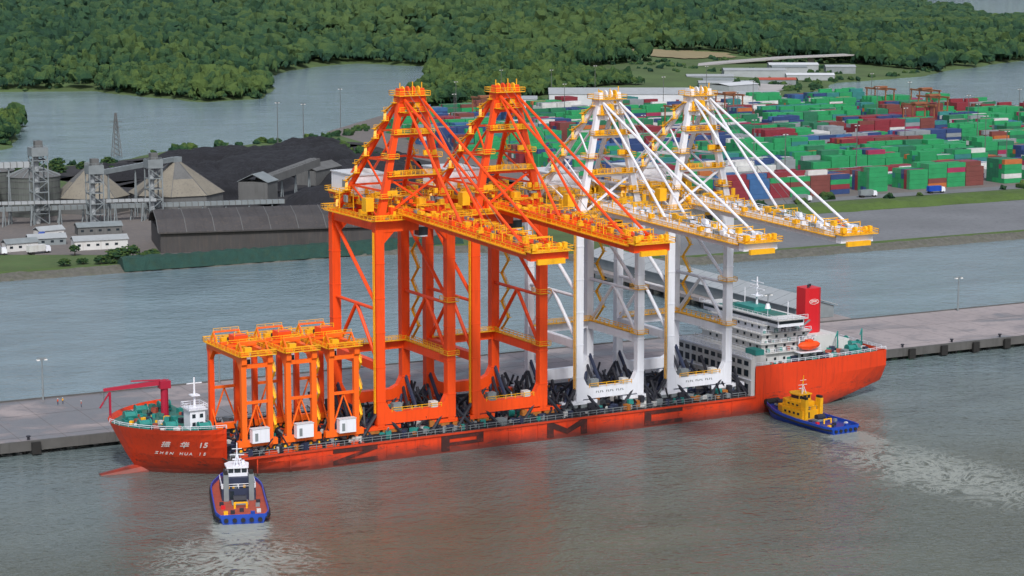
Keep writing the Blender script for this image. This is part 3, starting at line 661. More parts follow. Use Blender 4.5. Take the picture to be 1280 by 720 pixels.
for i in range(220):
    x=random.uniform(188,234);y=CY+random.choice([-1,1])*random.uniform(8,17.5) if x<224 else CY+random.uniform(-16,16);s=random.uniform(.4,1.9);d.box((x,y,PD+s*.5),(s,s,s),random.choice(['teal','offwhite','teal','dark','tank','rust','navy','teal']),random.random())
d.bb(226,230,14,26,PD,PD+3,'offwhite');d.bb(188,191,3,8,PD+3.5,PD+5,'teal')
for x in(224,233):d.beam((x,12,PD),(x,12,PD+6),.3,.3,'teal');d.beam((x,12,PD+6),(x-3,9,PD+5),.3,.3,'teal')
d.obj('deck_equipment',ship)
c=MB();c.cyl((19,25,FD),(19,25,FD+8),1.0,'crimson',10);c.box((19,25,FD+8.8),(2.8,2.4,2.0),'crimson');c.beam((19.5,25,FD+9.4),(4.5,30,FD+7.8),1.3,1.3,'crimson',.7,.7);c.beam((18,25,FD+10),(11,27.5,FD+9.9),.35,.35,'crimson');c.beam((6,29.5,FD),(6,29.5,FD+7.2),.5,.5,'crimson');c.beam((3.8,31,FD+3),(6,29.5,FD+7.2),.4,.4,'crimson');c.cyl((4.6,30,FD+7.6),(4.6,30,FD+4),.1,'wire',5);c.obj('deck_crane',ship)
d=MB()
lev=[(191.2,211,5,37,PD,PD+3.5),(192,210,6,36,PD+3.5,PD+6.1),(193,209,7,35,PD+6.1,PD+8.7),(194,207,8,34,PD+8.7,PD+11.1),(195,204,2,40,PD+11.1,PD+13.4)]
wins=[]
for (a,c_,y0,y1,z0,z1) in lev:
    d.bb(a,c_,y0,y1,z0+.01,z1-.22,'offwhite' if z0<PD+8 else 'white');d.bb(a-.9,c_+.9,y0-1.0,y1+1.0,z1-.22,z1,'offwhite')
    d.rail((a-.8,y0-.9,z1),(c_+.8,y0-.9,z1),'white',1.0,2.4,.1);d.rail((a-.8,y0-.9,z1),(a-.8,y1+.9,z1),'white',1.0,2.4,.1)
    if z0<PD+11:
        for i in range(int((c_-a)/3.2)):wins.append(((a+1.9+i*3.2,y0-.02,z0+1.5),(.8,.1,.8)))
        for i in range(int((y1-y0)/3.4)):wins.append(((a-.02,y0+1.9+i*3.4,z0+1.5),(.1,.9,.8)))
    else:
        wins.append((((a+c_)/2,y0-.02,z0+1.3),(c_-a-.6,.1,.8)));wins.append(((a-.02,(y0+y1)/2,z0+1.3),(.1,y1-y0-.6,.8)))
for z0,y in((PD+.1,4.4),(PD+3.6,5.4),(PD+6.2,6.4),(PD+8.8,7.4)):
    d.beam((206,y-.2,z0),(210,y-.2,z0+2.6),.8,.2,'tank')
for i in range(60):
    s=random.uniform(.3,1.2);L_=random.choice(lev[:4]);d.box((random.uniform(L_[0],L_[1]),L_[2]-.4,L_[4]+s*.5),(s,s*.6,s),random.choice(['tank','rust','teal','dark','dark','offwhite']))
d.obj('accommodation_block',ship)
for c_,s_ in wins:
    d=MB();d.box(c_,s_,'glass');d.obj('window',ship)
ZB=PD+13.4
d=MB();d.bb(195.6,203.4,8,34,ZB,ZB+.08,'deckgreen');d.bb(196.5,202.5,16,26,ZB+.08,ZB+1.4,'teal');d.cyl((201,21,ZB),(201,21,ZB+9.5),.4,'white',8,.2);d.beam((201,17.5,ZB+6),(201,24.5,ZB+6),.3,.3,'white');d.beam((201,18,ZB+8),(201,24,ZB+8),.25,.25,'white');d.box((201,21,ZB+4),(2.6,2.6,.3),'white');d.box((200,21,ZB+7),(.3,4,.4),'white')
d.cyl((197,10,ZB),(197,10,ZB+2),.1,'white');d.cyl((197,10,ZB+2),(197,10,ZB+3.4),.9,'white',10,.5);d.cyl((203,30,ZB),(203,30,ZB+5),.15,'white');d.cyl((198,33,ZB),(198,33,ZB+4),.15,'white');d.cyl((202,7,ZB),(202,7,ZB+4),.12,'white');d.obj('radar_mast',ship)
fn=MB();FX=2.4
pf=[(214.6+FX,18.8),(215.4+FX,18),(219+FX,18),(220.2+FX,18.8),(220.2+FX,23.2),(219+FX,24),(215.4+FX,24),(214.6+FX,23.2)]
fn.prism(pf,'z',PD,31.0,'red')
fn.cyl((216.5+FX,20,30.9),(216.5+FX,20,31.9),.4,'dark');fn.cyl((218.5+FX,22,30.9),(218.5+FX,22,31.7),.4,'dark');fn.bb(212.6+FX,223+FX,14,28,PD,PD+5,'offwhite')
fo=fn.obj('funnel',ship)
text_mesh('ZPMC',1.1,'lwhite','funnel_lettering',fo,(217.2+FX,17.93,27),(1,0,0),(0,0,1))
rg=MB();n=24
for i in range(n):
    t0,t1=2*math.pi*i/n,2*math.pi*(i+1)/n;rg.beam((217.2+FX+math.cos(t0)*1.7,17.95,27+math.sin(t0)*.75),(217.2+FX+math.cos(t1)*1.7,17.95,27+math.sin(t1)*.75),.08,.08,'lwhite')
rg.obj('funnel_emblem',fo)
lb=MB();secs=[]
for i in range(9):
    t=-1+2*i/8;r=math.sqrt(max(0.03,1-abs(t)**2.6));secs.append([(206.5+t*3.8,2.6+1.4*r*math.cos(a),17.4+1.3*r*math.sin(a)+(.25*abs(t))) for a in [k*math.pi/5 for k in range(10)]])
vs=[p for s in secs for p in s];fs=[(i*10+j,i*10+(j+1)%10,(i+1)*10+(j+1)%10,(i+1)*10+j) for i in range(8) for j in range(10)]+[tuple(range(10)),tuple(range(80,90))]
lb.add(vs,fs,'orange');lb.box((206.5,2.6,18.8),(2.0,1.4,.8),'orange');lb.obj('lifeboat',ship)
dv=MB()
for x in(204.2,208.8):dv.beam((x,4.4,PD),(x,4.2,20),.35,.35,'white');dv.beam((x,4.2,20),(x,2.4,20.3),.3,.3,'white')
dv.bb(202.5,210.5,1.2,4.2,15.6,15.8,'white');dv.obj('lifeboat_davit',ship)
rd=MB();rd.bb(228,233,20.6,21.4,-3,2.6,'hull');rd.obj('rudder',ship)
# big block letters painted on the side plating
def block(ch,cx,w=12.5,z0=.55,z1=4.55,t=2.0,tv=1.0):
    x0,x1=cx-w/2,cx+w/2;d=MB();ya,yb=-.20,-.03
    def q(poly):d.prism(poly,'y',ya,yb,'letter')
    if ch=='Z':
        q([(x0,z1-tv),(x1,z1-tv),(x1,z1),(x0,z1)]);q([(x0,z0),(x1,z0),(x1,z0+tv),(x0,z0+tv)]);q([(x0,z0+tv),(x0+3.6,z0+tv),(x1,z1-tv),(x1-3.6,z1-tv)])
    if ch=='P':
        q([(x0,z0),(x0+t+.4,z0),(x0+t+.4,z1),(x0,z1)]);q([(x0+t+.4,z1-.9),(x1,z1-.9),(x1,z1),(x0+t+.4,z1)]);q([(x0+t+.4,z0+1.3),(x1,z0+1.3),(x1,z0+2.1),(x0+t+.4,z0+2.1)]);q([(x1-t,z0+2.1),(x1,z0+2.1),(x1,z1-.9),(x1-t,z1-.9)])
    if ch=='M':
        q([(x0,z0),(x0+t,z0),(x0+t,z1),(x0,z1)]);q([(x1-t,z0),(x1,z0),(x1,z1),(x1-t,z1)]);q([(x0+t,z1),(x0+t,z1-1.7),(cx,z0+.5),(cx,z0+2.0)]);q([(x1-t,z1),(x1-t,z1-1.7),(cx,z0+.5),(cx,z0+2.0)])
    if ch=='C':
        q([(x0,z0),(x0+t+.2,z0),(x0+t+.2,z1),(x0,z1)]);q([(x0+t+.2,z1-1),(x1,z1-1),(x1,z1),(x0+t+.2,z1)]);q([(x0+t+.2,z0),(x1,z0),(x1,z0+1),(x0+t+.2,z0+1)])
    d.obj('hull_lettering',ship)
for ch,x in(('Z',61),('P',92),('M',124),('C',155)):block(ch,x)
def hull_text(body,size,x,z,sx=1.0):
    y2=CY-half(x+1.5,z);y0=CY-half(x-1.5,z);y=CY-half(x,z);dx=Vector((3,y2-y0,0)).normalized()
    yt=CY-half(x,z+1);yb=CY-half(x,z-1);up=Vector((0,(yt-yb),2)).normalized()
    nrm=dx.cross(up)
    p=Vector((x,y,z))+nrm*0.25
    text_mesh(body,size,'lwhite','bow_lettering',ship,p,dx,up,extrude=.03,sx=sx,weight=0.03)
for ch,x in(('振',13.2),('华',17),('15',21)):hull_text(ch,2.4,x,9.0)
for ch,x in zip('ZHEN HUA 15',[12.0+i*.98 for i in range(11)]):
    if ch!=' ':hull_text(ch,1.35,x,6.4)

# ------------------------------------------------------------------ STS cranes
def sts(name_label,k,W,G,H,A,legw,out,back,loc,droop):
    e=empty('container_crane',loc,name_label,'crane','ship-to-shore cranes carried on the ship deck')
    hw=W/2-legw/2;s3=3.2
    dk='dark'
    for x in(-hw,hw):
        for y in(0,G):
            b=MB();b.bb(x-legw/2,x+legw/2,y-legw*.45,y+legw*.45,3.0,H,k)
            for z in np.arange(9,H,9):b.bb(x-legw/2-.1,x+legw/2+.1,y-legw*.45-.1,y+legw*.45+.1,z,z+.22,k)
            b.obj('leg',e)
            b=MB()
            b.bb(x-5.6,x+5.6,y-.9,y+.9,1.6,2.6,k);b.bb(x-1,x+1,y-1,y+1,2.2,3.2,k)
            for q in(-4,-1.4,1.4,4):
                b.cyl((x+q,y-.5,.6),(x+q,y+.5,.6),.6,dk,10)
            for q in(-2.7,2.7):b.bb(x+q-2.2,x+q+2.2,y-.8,y+.8,.7,1.6,'bogie' if k!='white' else 'tank')
            b.obj('bogie',e)
            b=MB()
            for sx_ in(-1,1):
                b.cyl((x+sx_*.8,y,6),(x+sx_*6.8,y-1.6,-1),.5,dk,6)
                b.cyl((x+sx_*.8,y,5),(x+sx_*4.5,y+5.5*(1 if y==0 else -1),-1),.42,'navy',6)
            b.cyl((x,y,10),(x,y+(9 if y==0 else -9),-1),.55,'navy',6)
            b.cyl((x,y+2,8),(x-4,y+(12 if y==0 else -12),-1),.45,dk,6)
            b.box((x,y,-.3),(11,3,1.6),dk)
            for j in range(8):b.box((x+random.uniform(-6,6),y+random.uniform(-2.0,2),random.uniform(0,1.8)),(random.uniform(.5,2),random.uniform(.5,1.6),random.uniform(.6,2.4)),random.choice([dk,'navy','teal','bogie',dk,'tank']))
            b.obj('sea_fastening',e)
    for y in(0,G):
        b=MB();z0,z1=3.0,6.0
        pl=[(-hw,z0),(hw,z0),(hw,z1+3.2),(hw-legw/2,z1+3.2),(hw-legw/2-1.2,z1+.9),(hw-legw/2-3.2,z1),(-hw+legw/2+3.2,z1),(-hw+legw/2+1.2,z1+.9),(-hw+legw/2,z1+3.2),(-hw,z1+3.2)]
        b.prism(pl,'y',y-legw*.43,y+legw*.43,k);b.obj('sill_beam',e)
    zt=H-3.2
    for y in(0,G):
        b=MB();b.bb(-hw,hw,y-legw*.40,y+legw*.40,zt,zt+3.0,k)
        for sg in(-1,1):b.prism([(sg*(hw-legw/2),zt),(sg*(hw-legw/2-3),zt),(sg*(hw-legw/2),zt-3)],'y',y-.8,y+.8,k)
        b.obj('cross_beam',e)
    b=MB();b.bb(-hw,hw,G-.9,G+.9,17,19.2,k);b.obj('cross_beam',e)
    for x in(-hw,hw):
        b=MB();b.bb(x-.85,x+.85,legw*.4,G-legw*.4,17,19.2,k)
        b.cyl((x,legw*.4,19),(x,G/2,zt*.62),.5,k);b.cyl((x,G-legw*.4,19),(x,G/2,zt*.62),.5,k)
        b.cyl((x,0,zt*.62),(x,G,zt*.62),.45,k)
        b.cyl((x,.5,zt*.63),(x,G-.5,zt),.5,k)
        b.bb(x-.8,x+.8,legw*.4,G-legw*.4,zt+.4,zt+2.4,k)
        b.obj('side_brace',e)
    def girder(y0,y1,nm,sh=0):
        b=MB()
        for x in(-s3,s3):
            b.bb(x-.7,x+.7,y0,y1,H,H+2.5,k)
        n=max(2,int(abs(y1-y0)/6.5))
        for i in range(n+1):
            y=y0+(y1-y0)*i/n
            b.box((0,y,H+1.8),(s3*2-1.4,.8,1.0),k)
            if i<n:
                y2=y0+(y1-y0)*(i+1)/n;sg=1 if i%2 else -1
                b.beam((-sg*(s3-.7),y,H+2.1),(sg*(s3-.7),y2,H+2.1),.35,.35,k)
        b.bb(-s3+.8,-s3+2.0,y0,y1,H+2.35,H+2.45,k);b.bb(s3-2.0,s3-.8,y0,y1,H+2.35,H+2.45,k)
        b.shear(sh);o=b.obj(nm,e)
        wk=MB()
        wk.walk(s3+.8,s3+1.9,y0,y1,H+1.5,'yellow','Xy');wk.walk(-s3-1.9,-s3-.8,y0,y1,H+1.5,'yellow','xy')
        wk.rail((s3+.5,y0,H+2.5),(s3+.5,y1,H+2.5),k,1.0,3,.12);wk.rail((-s3-.5,y0,H+2.5),(-s3-.5,y1,H+2.5),'yellow',1.0,3,.12)
        y=y0+2
        while y<y1-2:
            x=random.choice([-1,1])*random.uniform(.2,s3+1.2)
            wk.box((x,y,H+2.8+random.random()*.5),(random.uniform(.4,1.5),random.uniform(.5,2.2),random.uniform(.4,1.4)),random.choice(['yellow','yellow','yellow',k,k,'tank']))
            if random.random()<.4:
                wk.beam((x,y,H+2.4),(x,y,H+4.8),.18,.18,'yellow');wk.beam((-x,y,H+2.4),(-x,y,H+4.8),.18,.18,'yellow');wk.beam((-x,y,H+4.6),(x,y,H+4.6),.18,.18,'yellow')
            y+=random.uniform(.8,2.2)
        wk.shear(sh);wk.obj('walkway',o)
        return o
    girder(-1.5,G+back,'main_girder')
    bo_=girder(-out,-2.2,'boom',droop)
    tp=MB();tp.bb(-s3-1.8,s3+1.8,-out-2.0,-out,H+.2,H+2.2,k);tp.walk(-s3-2.4,s3+2.4,-out-3.4,-out,H+2.4,'yellow')
    for x in(-s3,0,s3):tp.cyl((x-.3,-out-1,H+3.2),(x+.3,-out-1,H+3.2),.8,'yellow',10)
    for x in(-s3-1,s3+1):tp.box((x,-out-1.6,H+3.4),(.8,1.2,1.4),'yellow')
    tp.bb(-s3-.4,s3+.4,-out-3.0,-out-2.2,H-.6,H+.6,'yellow');tp.shear(droop);tp.obj('boom_tip_platform',bo_)
    b=MB();za=A;ax=2.9;ay=1.0
    for sg in(-1,1):
        b.beam((sg*hw*.95,0,zt+2.5),(sg*ax,ay,za),1.9,1.7,k,1.3,1.2)
        b.beam((sg*hw*.93,G,zt+2.5),(sg*ax,ay+2.2,za-1),1.1,1.1,k,.9,.9)
        b.prism([(sg*(ax-.9),za-4.5),(sg*(ax+1.0),za-4.5),(sg*(ax+.5),za+2.6),(sg*(ax-.6),za+2.6)],'y',ay-.7,ay+2.0,k)
    b.bb(-ax-.8,ax+.8,ay-1.0,ay+2.6,za-.8,za+.8,k);b.bb(-ax,ax,ay-.3,ay+1.4,za-4.4,za-3.4,k)
    fr_=lambda t,sg:(sg*(hw*.95+(ax-hw*.95)*t),ay*t,zt+2.5+(za-zt-2.5)*t)
    bk_=lambda t,sg:(sg*(hw*.93+(ax-hw*.93)*t),G+(ay+2.2-G)*t,zt+2.5+(za-1-zt-2.5)*t)
    for t in(.36,.70):b.beam(fr_(t,-1),fr_(t,1),.9,.9,k)
    for t in(.25,.5,.75):
        b.beam(bk_(t,-1),bk_(t,1),.5,.5,k)
        for sg in(-1,1):b.beam(fr_(t,sg),bk_(t,sg),.5,.5,k)
    for sg in(-1,1):b.beam(fr_(.02,sg),bk_(.25,sg),.4,.4,k);b.beam(fr_(.25,sg),bk_(.5,sg),.4,.4,k);b.beam(fr_(.5,sg),bk_(.75,sg),.4,.4,k)
    b.beam(fr_(0.02,-1),fr_(.36,1),.5,.5,k);b.beam(fr_(0.02,1),fr_(.36,-1),.5,.5,k)
    af=b.obj('apex_frame',e)
    b=MB()
    b.walk(-ax-1.5,ax+1.5,ay-2.2,ay+3.8,za+.9,'yellow');b.walk(-ax-1.3,ax+1.3,ay-2.0,ay-.8,za-3.2,'yellow','y')
    for x in(-2.2,-.8,.8,2.2):b.cyl((x-.2,ay+.6,za+2.0),(x+.2,ay+.6,za+2.0),1.15,k if abs(x)<1 else 'yellow',12)
    for x in(-3.2,0.4,3.0):b.beam((x,ay,za+1),(x,ay,za+random.uniform(3.2,4.8)),.2,.2,'yellow')
    for i in range(18):b.box((random.uniform(-3.6,3.6),ay+random.uniform(-1.7,3),za-random.uniform(0,4.5)),(random.uniform(.4,1.6),random.uniform(.4,1.6),random.uniform(.4,1.8)),random.choice(['yellow','yellow',k]))
    for t,xx in((.70,.8),(.52,.5),(.36,.4),(.2,.3)):
        p=fr_(t,-1);q=fr_(t,1)
        if t in(.70,.36):b.walk(p[0]-xx,q[0]+xx,p[1]-1.5,p[1]+.9,p[2]+.5,'yellow','yYxX')
        else:
            b.walk(p[0]-1.6,p[0]+1.6,p[1]-1.6,p[1]+2.4,p[2],'yellow');b.walk(q[0]-1.6,q[0]+1.6,q[1]-1.6,q[1]+2.4,q[2],'yellow')
        for j in range(5):b.box((random.choice([random.uniform(p[0],p[0]+3),random.uniform(q[0]-3,q[0])]),p[1]-.4,p[2]+1.1),(1,.8,1.3),'yellow')
    ts=np.linspace(.03,.98,13)
    for sgn in(1,-1):
      for i in range(12):
        p=Vector(bk_(ts[i],sgn));q=Vector(bk_(ts[i+1],sgn));o1=Vector((1.0*sgn,1.4,0.6));o2=Vector((1.0*sgn,-1.4,.6))
        b.beam(p+(o1 if i%2 else o2),q+(o2 if i%2 else o1),.7,.22,'yellow');b.box(q+(o2 if i%2 else o1),(1.6,1.4,.2),'yellow');c0=q+(o2 if i%2 else o1);b.rail(c0+Vector((-.7,-.6,0)),c0+Vector((.7,-.6,0)),'yellow',1,1.4,.1)
    b.obj('access_platform',af)
    for yy in(-out*.48,-out*.93):
        for sg in(-1,1):
            b=MB();b.cyl((sg*(ax-.4),ay-1,za),(sg*s3,yy,H+3.0+droop*yy),.36,k,7)
            b.box((sg*s3,yy,H+2.9+droop*yy),(.8,1.6,1.0),k);b.obj('forestay',e)
    for sg in(-1,1):
        b=MB();b.cyl((sg*(ax-.4),ay+2,za),(sg*s3,G+back*.85,H+3),.34,k,7);b.obj('backstay',e)
    for sg in(-1,1):
        b=MB();b.cyl((sg*1.2,ay,za+2),(sg*1.2,-out*.7,H+3.0-droop*out*.7),.08,'wire',4);b.obj('hoist_rope',e)
    b=MB();m0=G-2;m1=G+back-1.0
    b.bb(-5,5,m0,m1,H+3.6,H+8.6,'white');b.bb(-5.3,5.3,m0-.3,m1+.3,H+8.6,H+8.9,'roofwhite')
    b.bb(-5.06,-5,m0+2,m0+4,H+4.4,H+7,'tank');b.bb(-5.06,-5,m0+6,m0+8,H+5,H+7,'tank');b.bb(-2,2,m0+3,m0+6,H+8.9,H+9.8,'offwhite')
    mh=b.obj('machinery_house',e)
    b=MB();b.walk(-6.4,6.4,m0-2,m1+1.5,H+3.5,'yellow');b.bb(-5.6,5.6,m0-1,m1+1,H+2.6,H+3.3,k);b.obj('walkway',mh)
    b=MB()
    b.walk(-hw-2.4,hw+2.4,-3.2,-1.5,zt+3.3,'yellow');b.walk(-hw-2.4,hw+2.4,G+1.5,G+3.0,zt+3.3,'yellow')
    b.walk(-hw-2.4,-hw-1.3,-1.5,G+1.5,zt+3.0,'yellow','xX');b.walk(hw+1.3,hw+2.4,-1.5,G+1.5,zt+3.0,'yellow','xX')
    for i in range(70):
        x=random.uniform(-hw-1.5,hw+1.5);y=random.choice([random.uniform(-2.5,2),random.uniform(G-3,G+3),random.uniform(0,G)])
        b.box((x,y,H+random.uniform(.2,4.8)),(random.uniform(.3,2.0),random.uniform(.3,2.0),random.uniform(.4,2)),random.choice(['yellow','yellow','yellow',k,'tank']))
    for i in range(12):
        x=random.uniform(-hw,hw);y=random.uniform(-2,G);h=random.uniform(3.4,7);b.beam((x-2,y,H),(x-2,y,H+h),.2,.2,'yellow');b.beam((x+2,y,H),(x+2,y,H+h),.2,.2,'yellow');b.rail((x-2,y,H+h-1),(x+2,y,H+h-1),'yellow');b.bb(x-2,x+2,y,y+1.2,H+h-1.1,H+h-1,'yellow')
    for (x,y) in((-hw-1.4,3),(hw+1.4,G-3)):b.bb(x-1.1,x+1.1,y-1.3,y+1.3,H+2,H+5.4,'yellow')
    b.obj('walkway',e)
    b=MB();b.bb(-s3+.8,s3-.8,3,10,H-1.2,H-.2,'yellow');b.bb(-s3-.4,s3+.4,3.5,5,H-.5,H-.02,k);b.bb(-s3-.4,s3+.4,8,9.5,H-.5,H-.02,k)
    tr=b.obj('trolley',e)
    b=MB();b.bb(1.0,3.4,-1,2.2,H-5,H-1.6,'white' if k!='white' else 'yellow');b.bb(.9,3.5,-1.1,-1.01,H-4.6,H-2.4,'glass');b.bb(.9,.98,-1.0,1.5,H-4.6,H-2.4,'glass');b.bb(1.0,3.4,-.5,2.5,H-1.6,H-.4,'yellow');b.obj('operator_cab',tr)
    b=MB();z=19.5;i=0
    x=hw+legw/2+.8
    while z<zt-4:
        y0,y1=(G-5,G-1) if i%2 else (G-1,G-5)
        b.beam((x,y0,z),(x,y1,z+4),.7,.2,'yellow');b.bb(x-.6,x+.6,y1-.7,y1+.7,z+4,z+4.12,'yellow');b.rail((x+.35,y0,z),(x+.35,y1,z+4),'yellow',1,2,.08);z+=4;i+=1
    b.walk(-hw,hw,G-2.6,G-1.0,19.6,'yellow','yY');
    for zz in(19.6,zt*.62+.8):b.walk(hw-1.6,hw+1.9,-1.8,2.6,zz,'yellow')
    b.walk(hw-.9,hw+.9,2.6,G-2.6,19.5,'yellow','xX')
    b.obj('stairway',e)
    b=MB();b.cyl((-hw-legw/2-.3,-.6,6),(-hw-legw/2-.3,-.6,zt),.12,'yellow',5);b.cyl((-hw-legw/2-.3,.1,6),(-hw-legw/2-.3,.1,zt),.12,'yellow',5)
    for zz in np.arange(7,zt,1.5):b.beam((-hw-legw/2-.3,-.6,zz),(-hw-legw/2-.3,.1,zz),.1,.1,'yellow')
    b.obj('ladder',e)
    b=MB();b.bb(-hw+3.5,-hw+6.0,-1.0,.8,6.05,8.2,'tank');b.bb(hw-6,hw-4,-1,.8,6.05,7.6,'offwhite');b.rail((-hw+3,-1.1,6.05),(hw-3,-1.1,6.05),'yellow');b.obj('electrical_cabinet',e)
    ABOARD.append(e);return e
c1=sts('tall orange ship-to-shore container crane with yellow walkways on deck','orange',22.8,27,56.3,86.8,2.4,68,14,(79.4,2.4,6.2),0.034)
ABOARD.append(copy_thing(c1,(107.2,2.4,6.2)))
c3=sts('tall white ship-to-shore container crane with yellow walkways on deck','white',21.6,27,53.6,83.6,2.1,68,13,(139.2,3.4,6.4),0.026)
c4=copy_thing(c3,(168.6,3.4,6.4));ABOARD.append(c4)
for c in (c3,c4):
    b=MB();x=-4.6
    for wd in(4,4,4):
        for i in range(wd):
            b.bb(x,x+.22,-.95,-.9,4.4,4.95,'tank');b.bb(x+.22,x+.42,-.95,-.9,4.4 if i%2 else 4.7,4.55 if i%2 else 4.95,'tank');x+=.66
        x+=.6
    b.obj('sill_marking',c)

# ------------------------------------------------------------------ yard gantries on deck
def rtg(loc):
    e=empty('rubber_tyred_gantry_crane',loc,'amber orange rubber-tyred yard gantry crane on the foredeck','crane','yard gantry cranes carried on the foredeck')
    S=22;hx=3.5;H=24.8;k='amber'
    for x in(-hx,hx):
        for y in(0,S):
            b=MB();b.beam((x,y,2.6),(x,y,H-1),1.35,1.2,'orange' if y else k);b.obj('leg',e)
        b=MB();b.bb(x-.7,x+.7,-.4,S+.4,H-1.4,H+.6,k)
        for y,sg in((0,1),(S,-1)):
            b.prism([(y+sg*.4,H-1.4),(y+sg*3.2,H-1.4),(y+sg*.4,H-4.6)],'x',x-.55,x+.55,k)
            b.prism([(y-sg*.4,H+.6),(y-sg*1.2,H-.4),(y-sg*1.2,H-2),(y-sg*.4,H-2.8)],'x',x-.65,x+.65,k)
        b.obj('main_girder',e)
    for y in(0,S):
        b=MB();b.bb(-hx-1.8,hx+1.8,y-.7,y+.7,1.7,3.3,k);b.beam((-hx,y,3),(0,y,12.5),.35,.35,k);b.beam((hx,y,3),(0,y,12.5),.35,.35,k);b.bb(-hx,hx,y-.35,y+.35,12.5,13.2,k);b.obj('sill_beam',e)
        b=MB();b.bb(-hx,hx,y-.4,y+.4,H-3.2,H-2.2,k);b.obj('cross_beam',e)
        for x in(-hx,hx):
            b=MB()
            for q in(-1.1,1.1):b.cyl((x+q,y-.45,.75),(x+q,y+.45,.75),.85,'black',12);b.cyl((x+q,y-.48,.75),(x+q,y+.48,.75),.4,'yellow',8)
            b.bb(x-1.4,x+1.4,y-.3,y+.3,.8,1.7,k)
            b.obj('wheel',e)
    b=MB();b.walk(hx+.75,hx+1.4,-1,S+1,H+.1,'yellow','X');b.walk(-hx-1.4,-hx-.75,-1,S+1,H+.1,'yellow','x');b.walk(-hx-1.3,hx+1.3,-2.0,-1.05,H+.2,'yellow');b.walk(-hx-1.3,hx+1.3,S+1.05,S+2,H+.2,'yellow')
    z=3.4;i=0
    while z<H-3:
        b.beam((hx+1.1,-1 if i%2 else 1.8,z),(hx+1.1,1.8 if i%2 else -1,z+3.4),.6,.18,'yellow');b.rail((hx+1.4,-1 if i%2 else 1.8,z),(hx+1.4,1.8 if i%2 else -1,z+3.4),'yellow',1,1.5,.08);z+=3.4;i+=1
    for yy in(1.5,4,17.5,20):
        b.box((hx*random.uniform(-.8,.8),yy,H+1.2),(1.8,1.4,1.2),'yellow');b.beam((-hx,yy,H+.6),(-hx,yy,H+2.2),.25,.25,'yellow')
    b.obj('walkway',e)
    for yc in(2.2,S-2.2):
        b=MB()
        for x in(-hx,hx):
            b.beam((x,yc-2,H+.6),(x,yc,H+3.0),.35,.35,k);b.beam((x,yc+2,H+.6),(x,yc,H+3.0),.35,.35,'yellow')
        b.beam((-hx,yc,H+3.0),(hx,yc,H+3.0),.4,.4,k);b.rail((-hx,yc,H+3.0),(hx,yc,H+3.0),'yellow',.9,2,.1)
        b.obj('service_frame',e)
    b=MB();b.bb(-hx-.4,hx+.4,9,11,H+.7,H+1.3,k);b.bb(-hx-.4,hx+.4,13.5,14.5,H+.7,H+1.3,k);b.bb(-1.8,1.8,9.5,13.5,H+1.3,H+3.4,'orange');b.cyl((-1.8,14,H+1.8),(1.8,14,H+1.8),.7,'dark',10);b.rail((-hx-.4,9,H+1.4),(hx+.4,9,H+1.4));b.rail((-1.8,9.5,H+3.4),(1.8,9.5,H+3.4))
    t=b.obj('trolley',e)
    b=MB();b.bb(-1.2,1.2,6.4,8.6,H-4.2,H-1.4,'white');b.bb(-1.1,1.1,6.3,6.4,H-4,H-2.2,'glass');b.bb(-1,1,6.8,9,H-1.4,H+.7,k);b.obj('operator_cab',t)
    b=MB();b.bb(-2.3,2.3,-2.6,-.8,2.9,6.4,'white');b.bb(-2.4,2.4,-2.7,-.75,6.4,6.6,'roofwhite');b.bb(-1.6,-.8,-2.66,-2.6,3.4,5.4,'tank');b.obj('electrical_house',e)
    for y in(0,S):
        for x in(-hx,hx):
            b=MB();b.cyl((x,y,8),(x,y+(6 if y==0 else -6),-1.4),.22,'amber',6);b.box((x,y,-.6),(3.6,2,1.2),'orange');b.cyl((x,y,5),(x+2.6*(1 if x>0 else -1),y,-1.2),.22,'dark',6)
            b.obj('sea_fastening',e)
    return e
r1=rtg((34.8,1.7,5.9));ABOARD+=[r1,copy_thing(r1,(46.8,1.7,5.9)),copy_thing(r1,(58.6,1.7,5.9))]

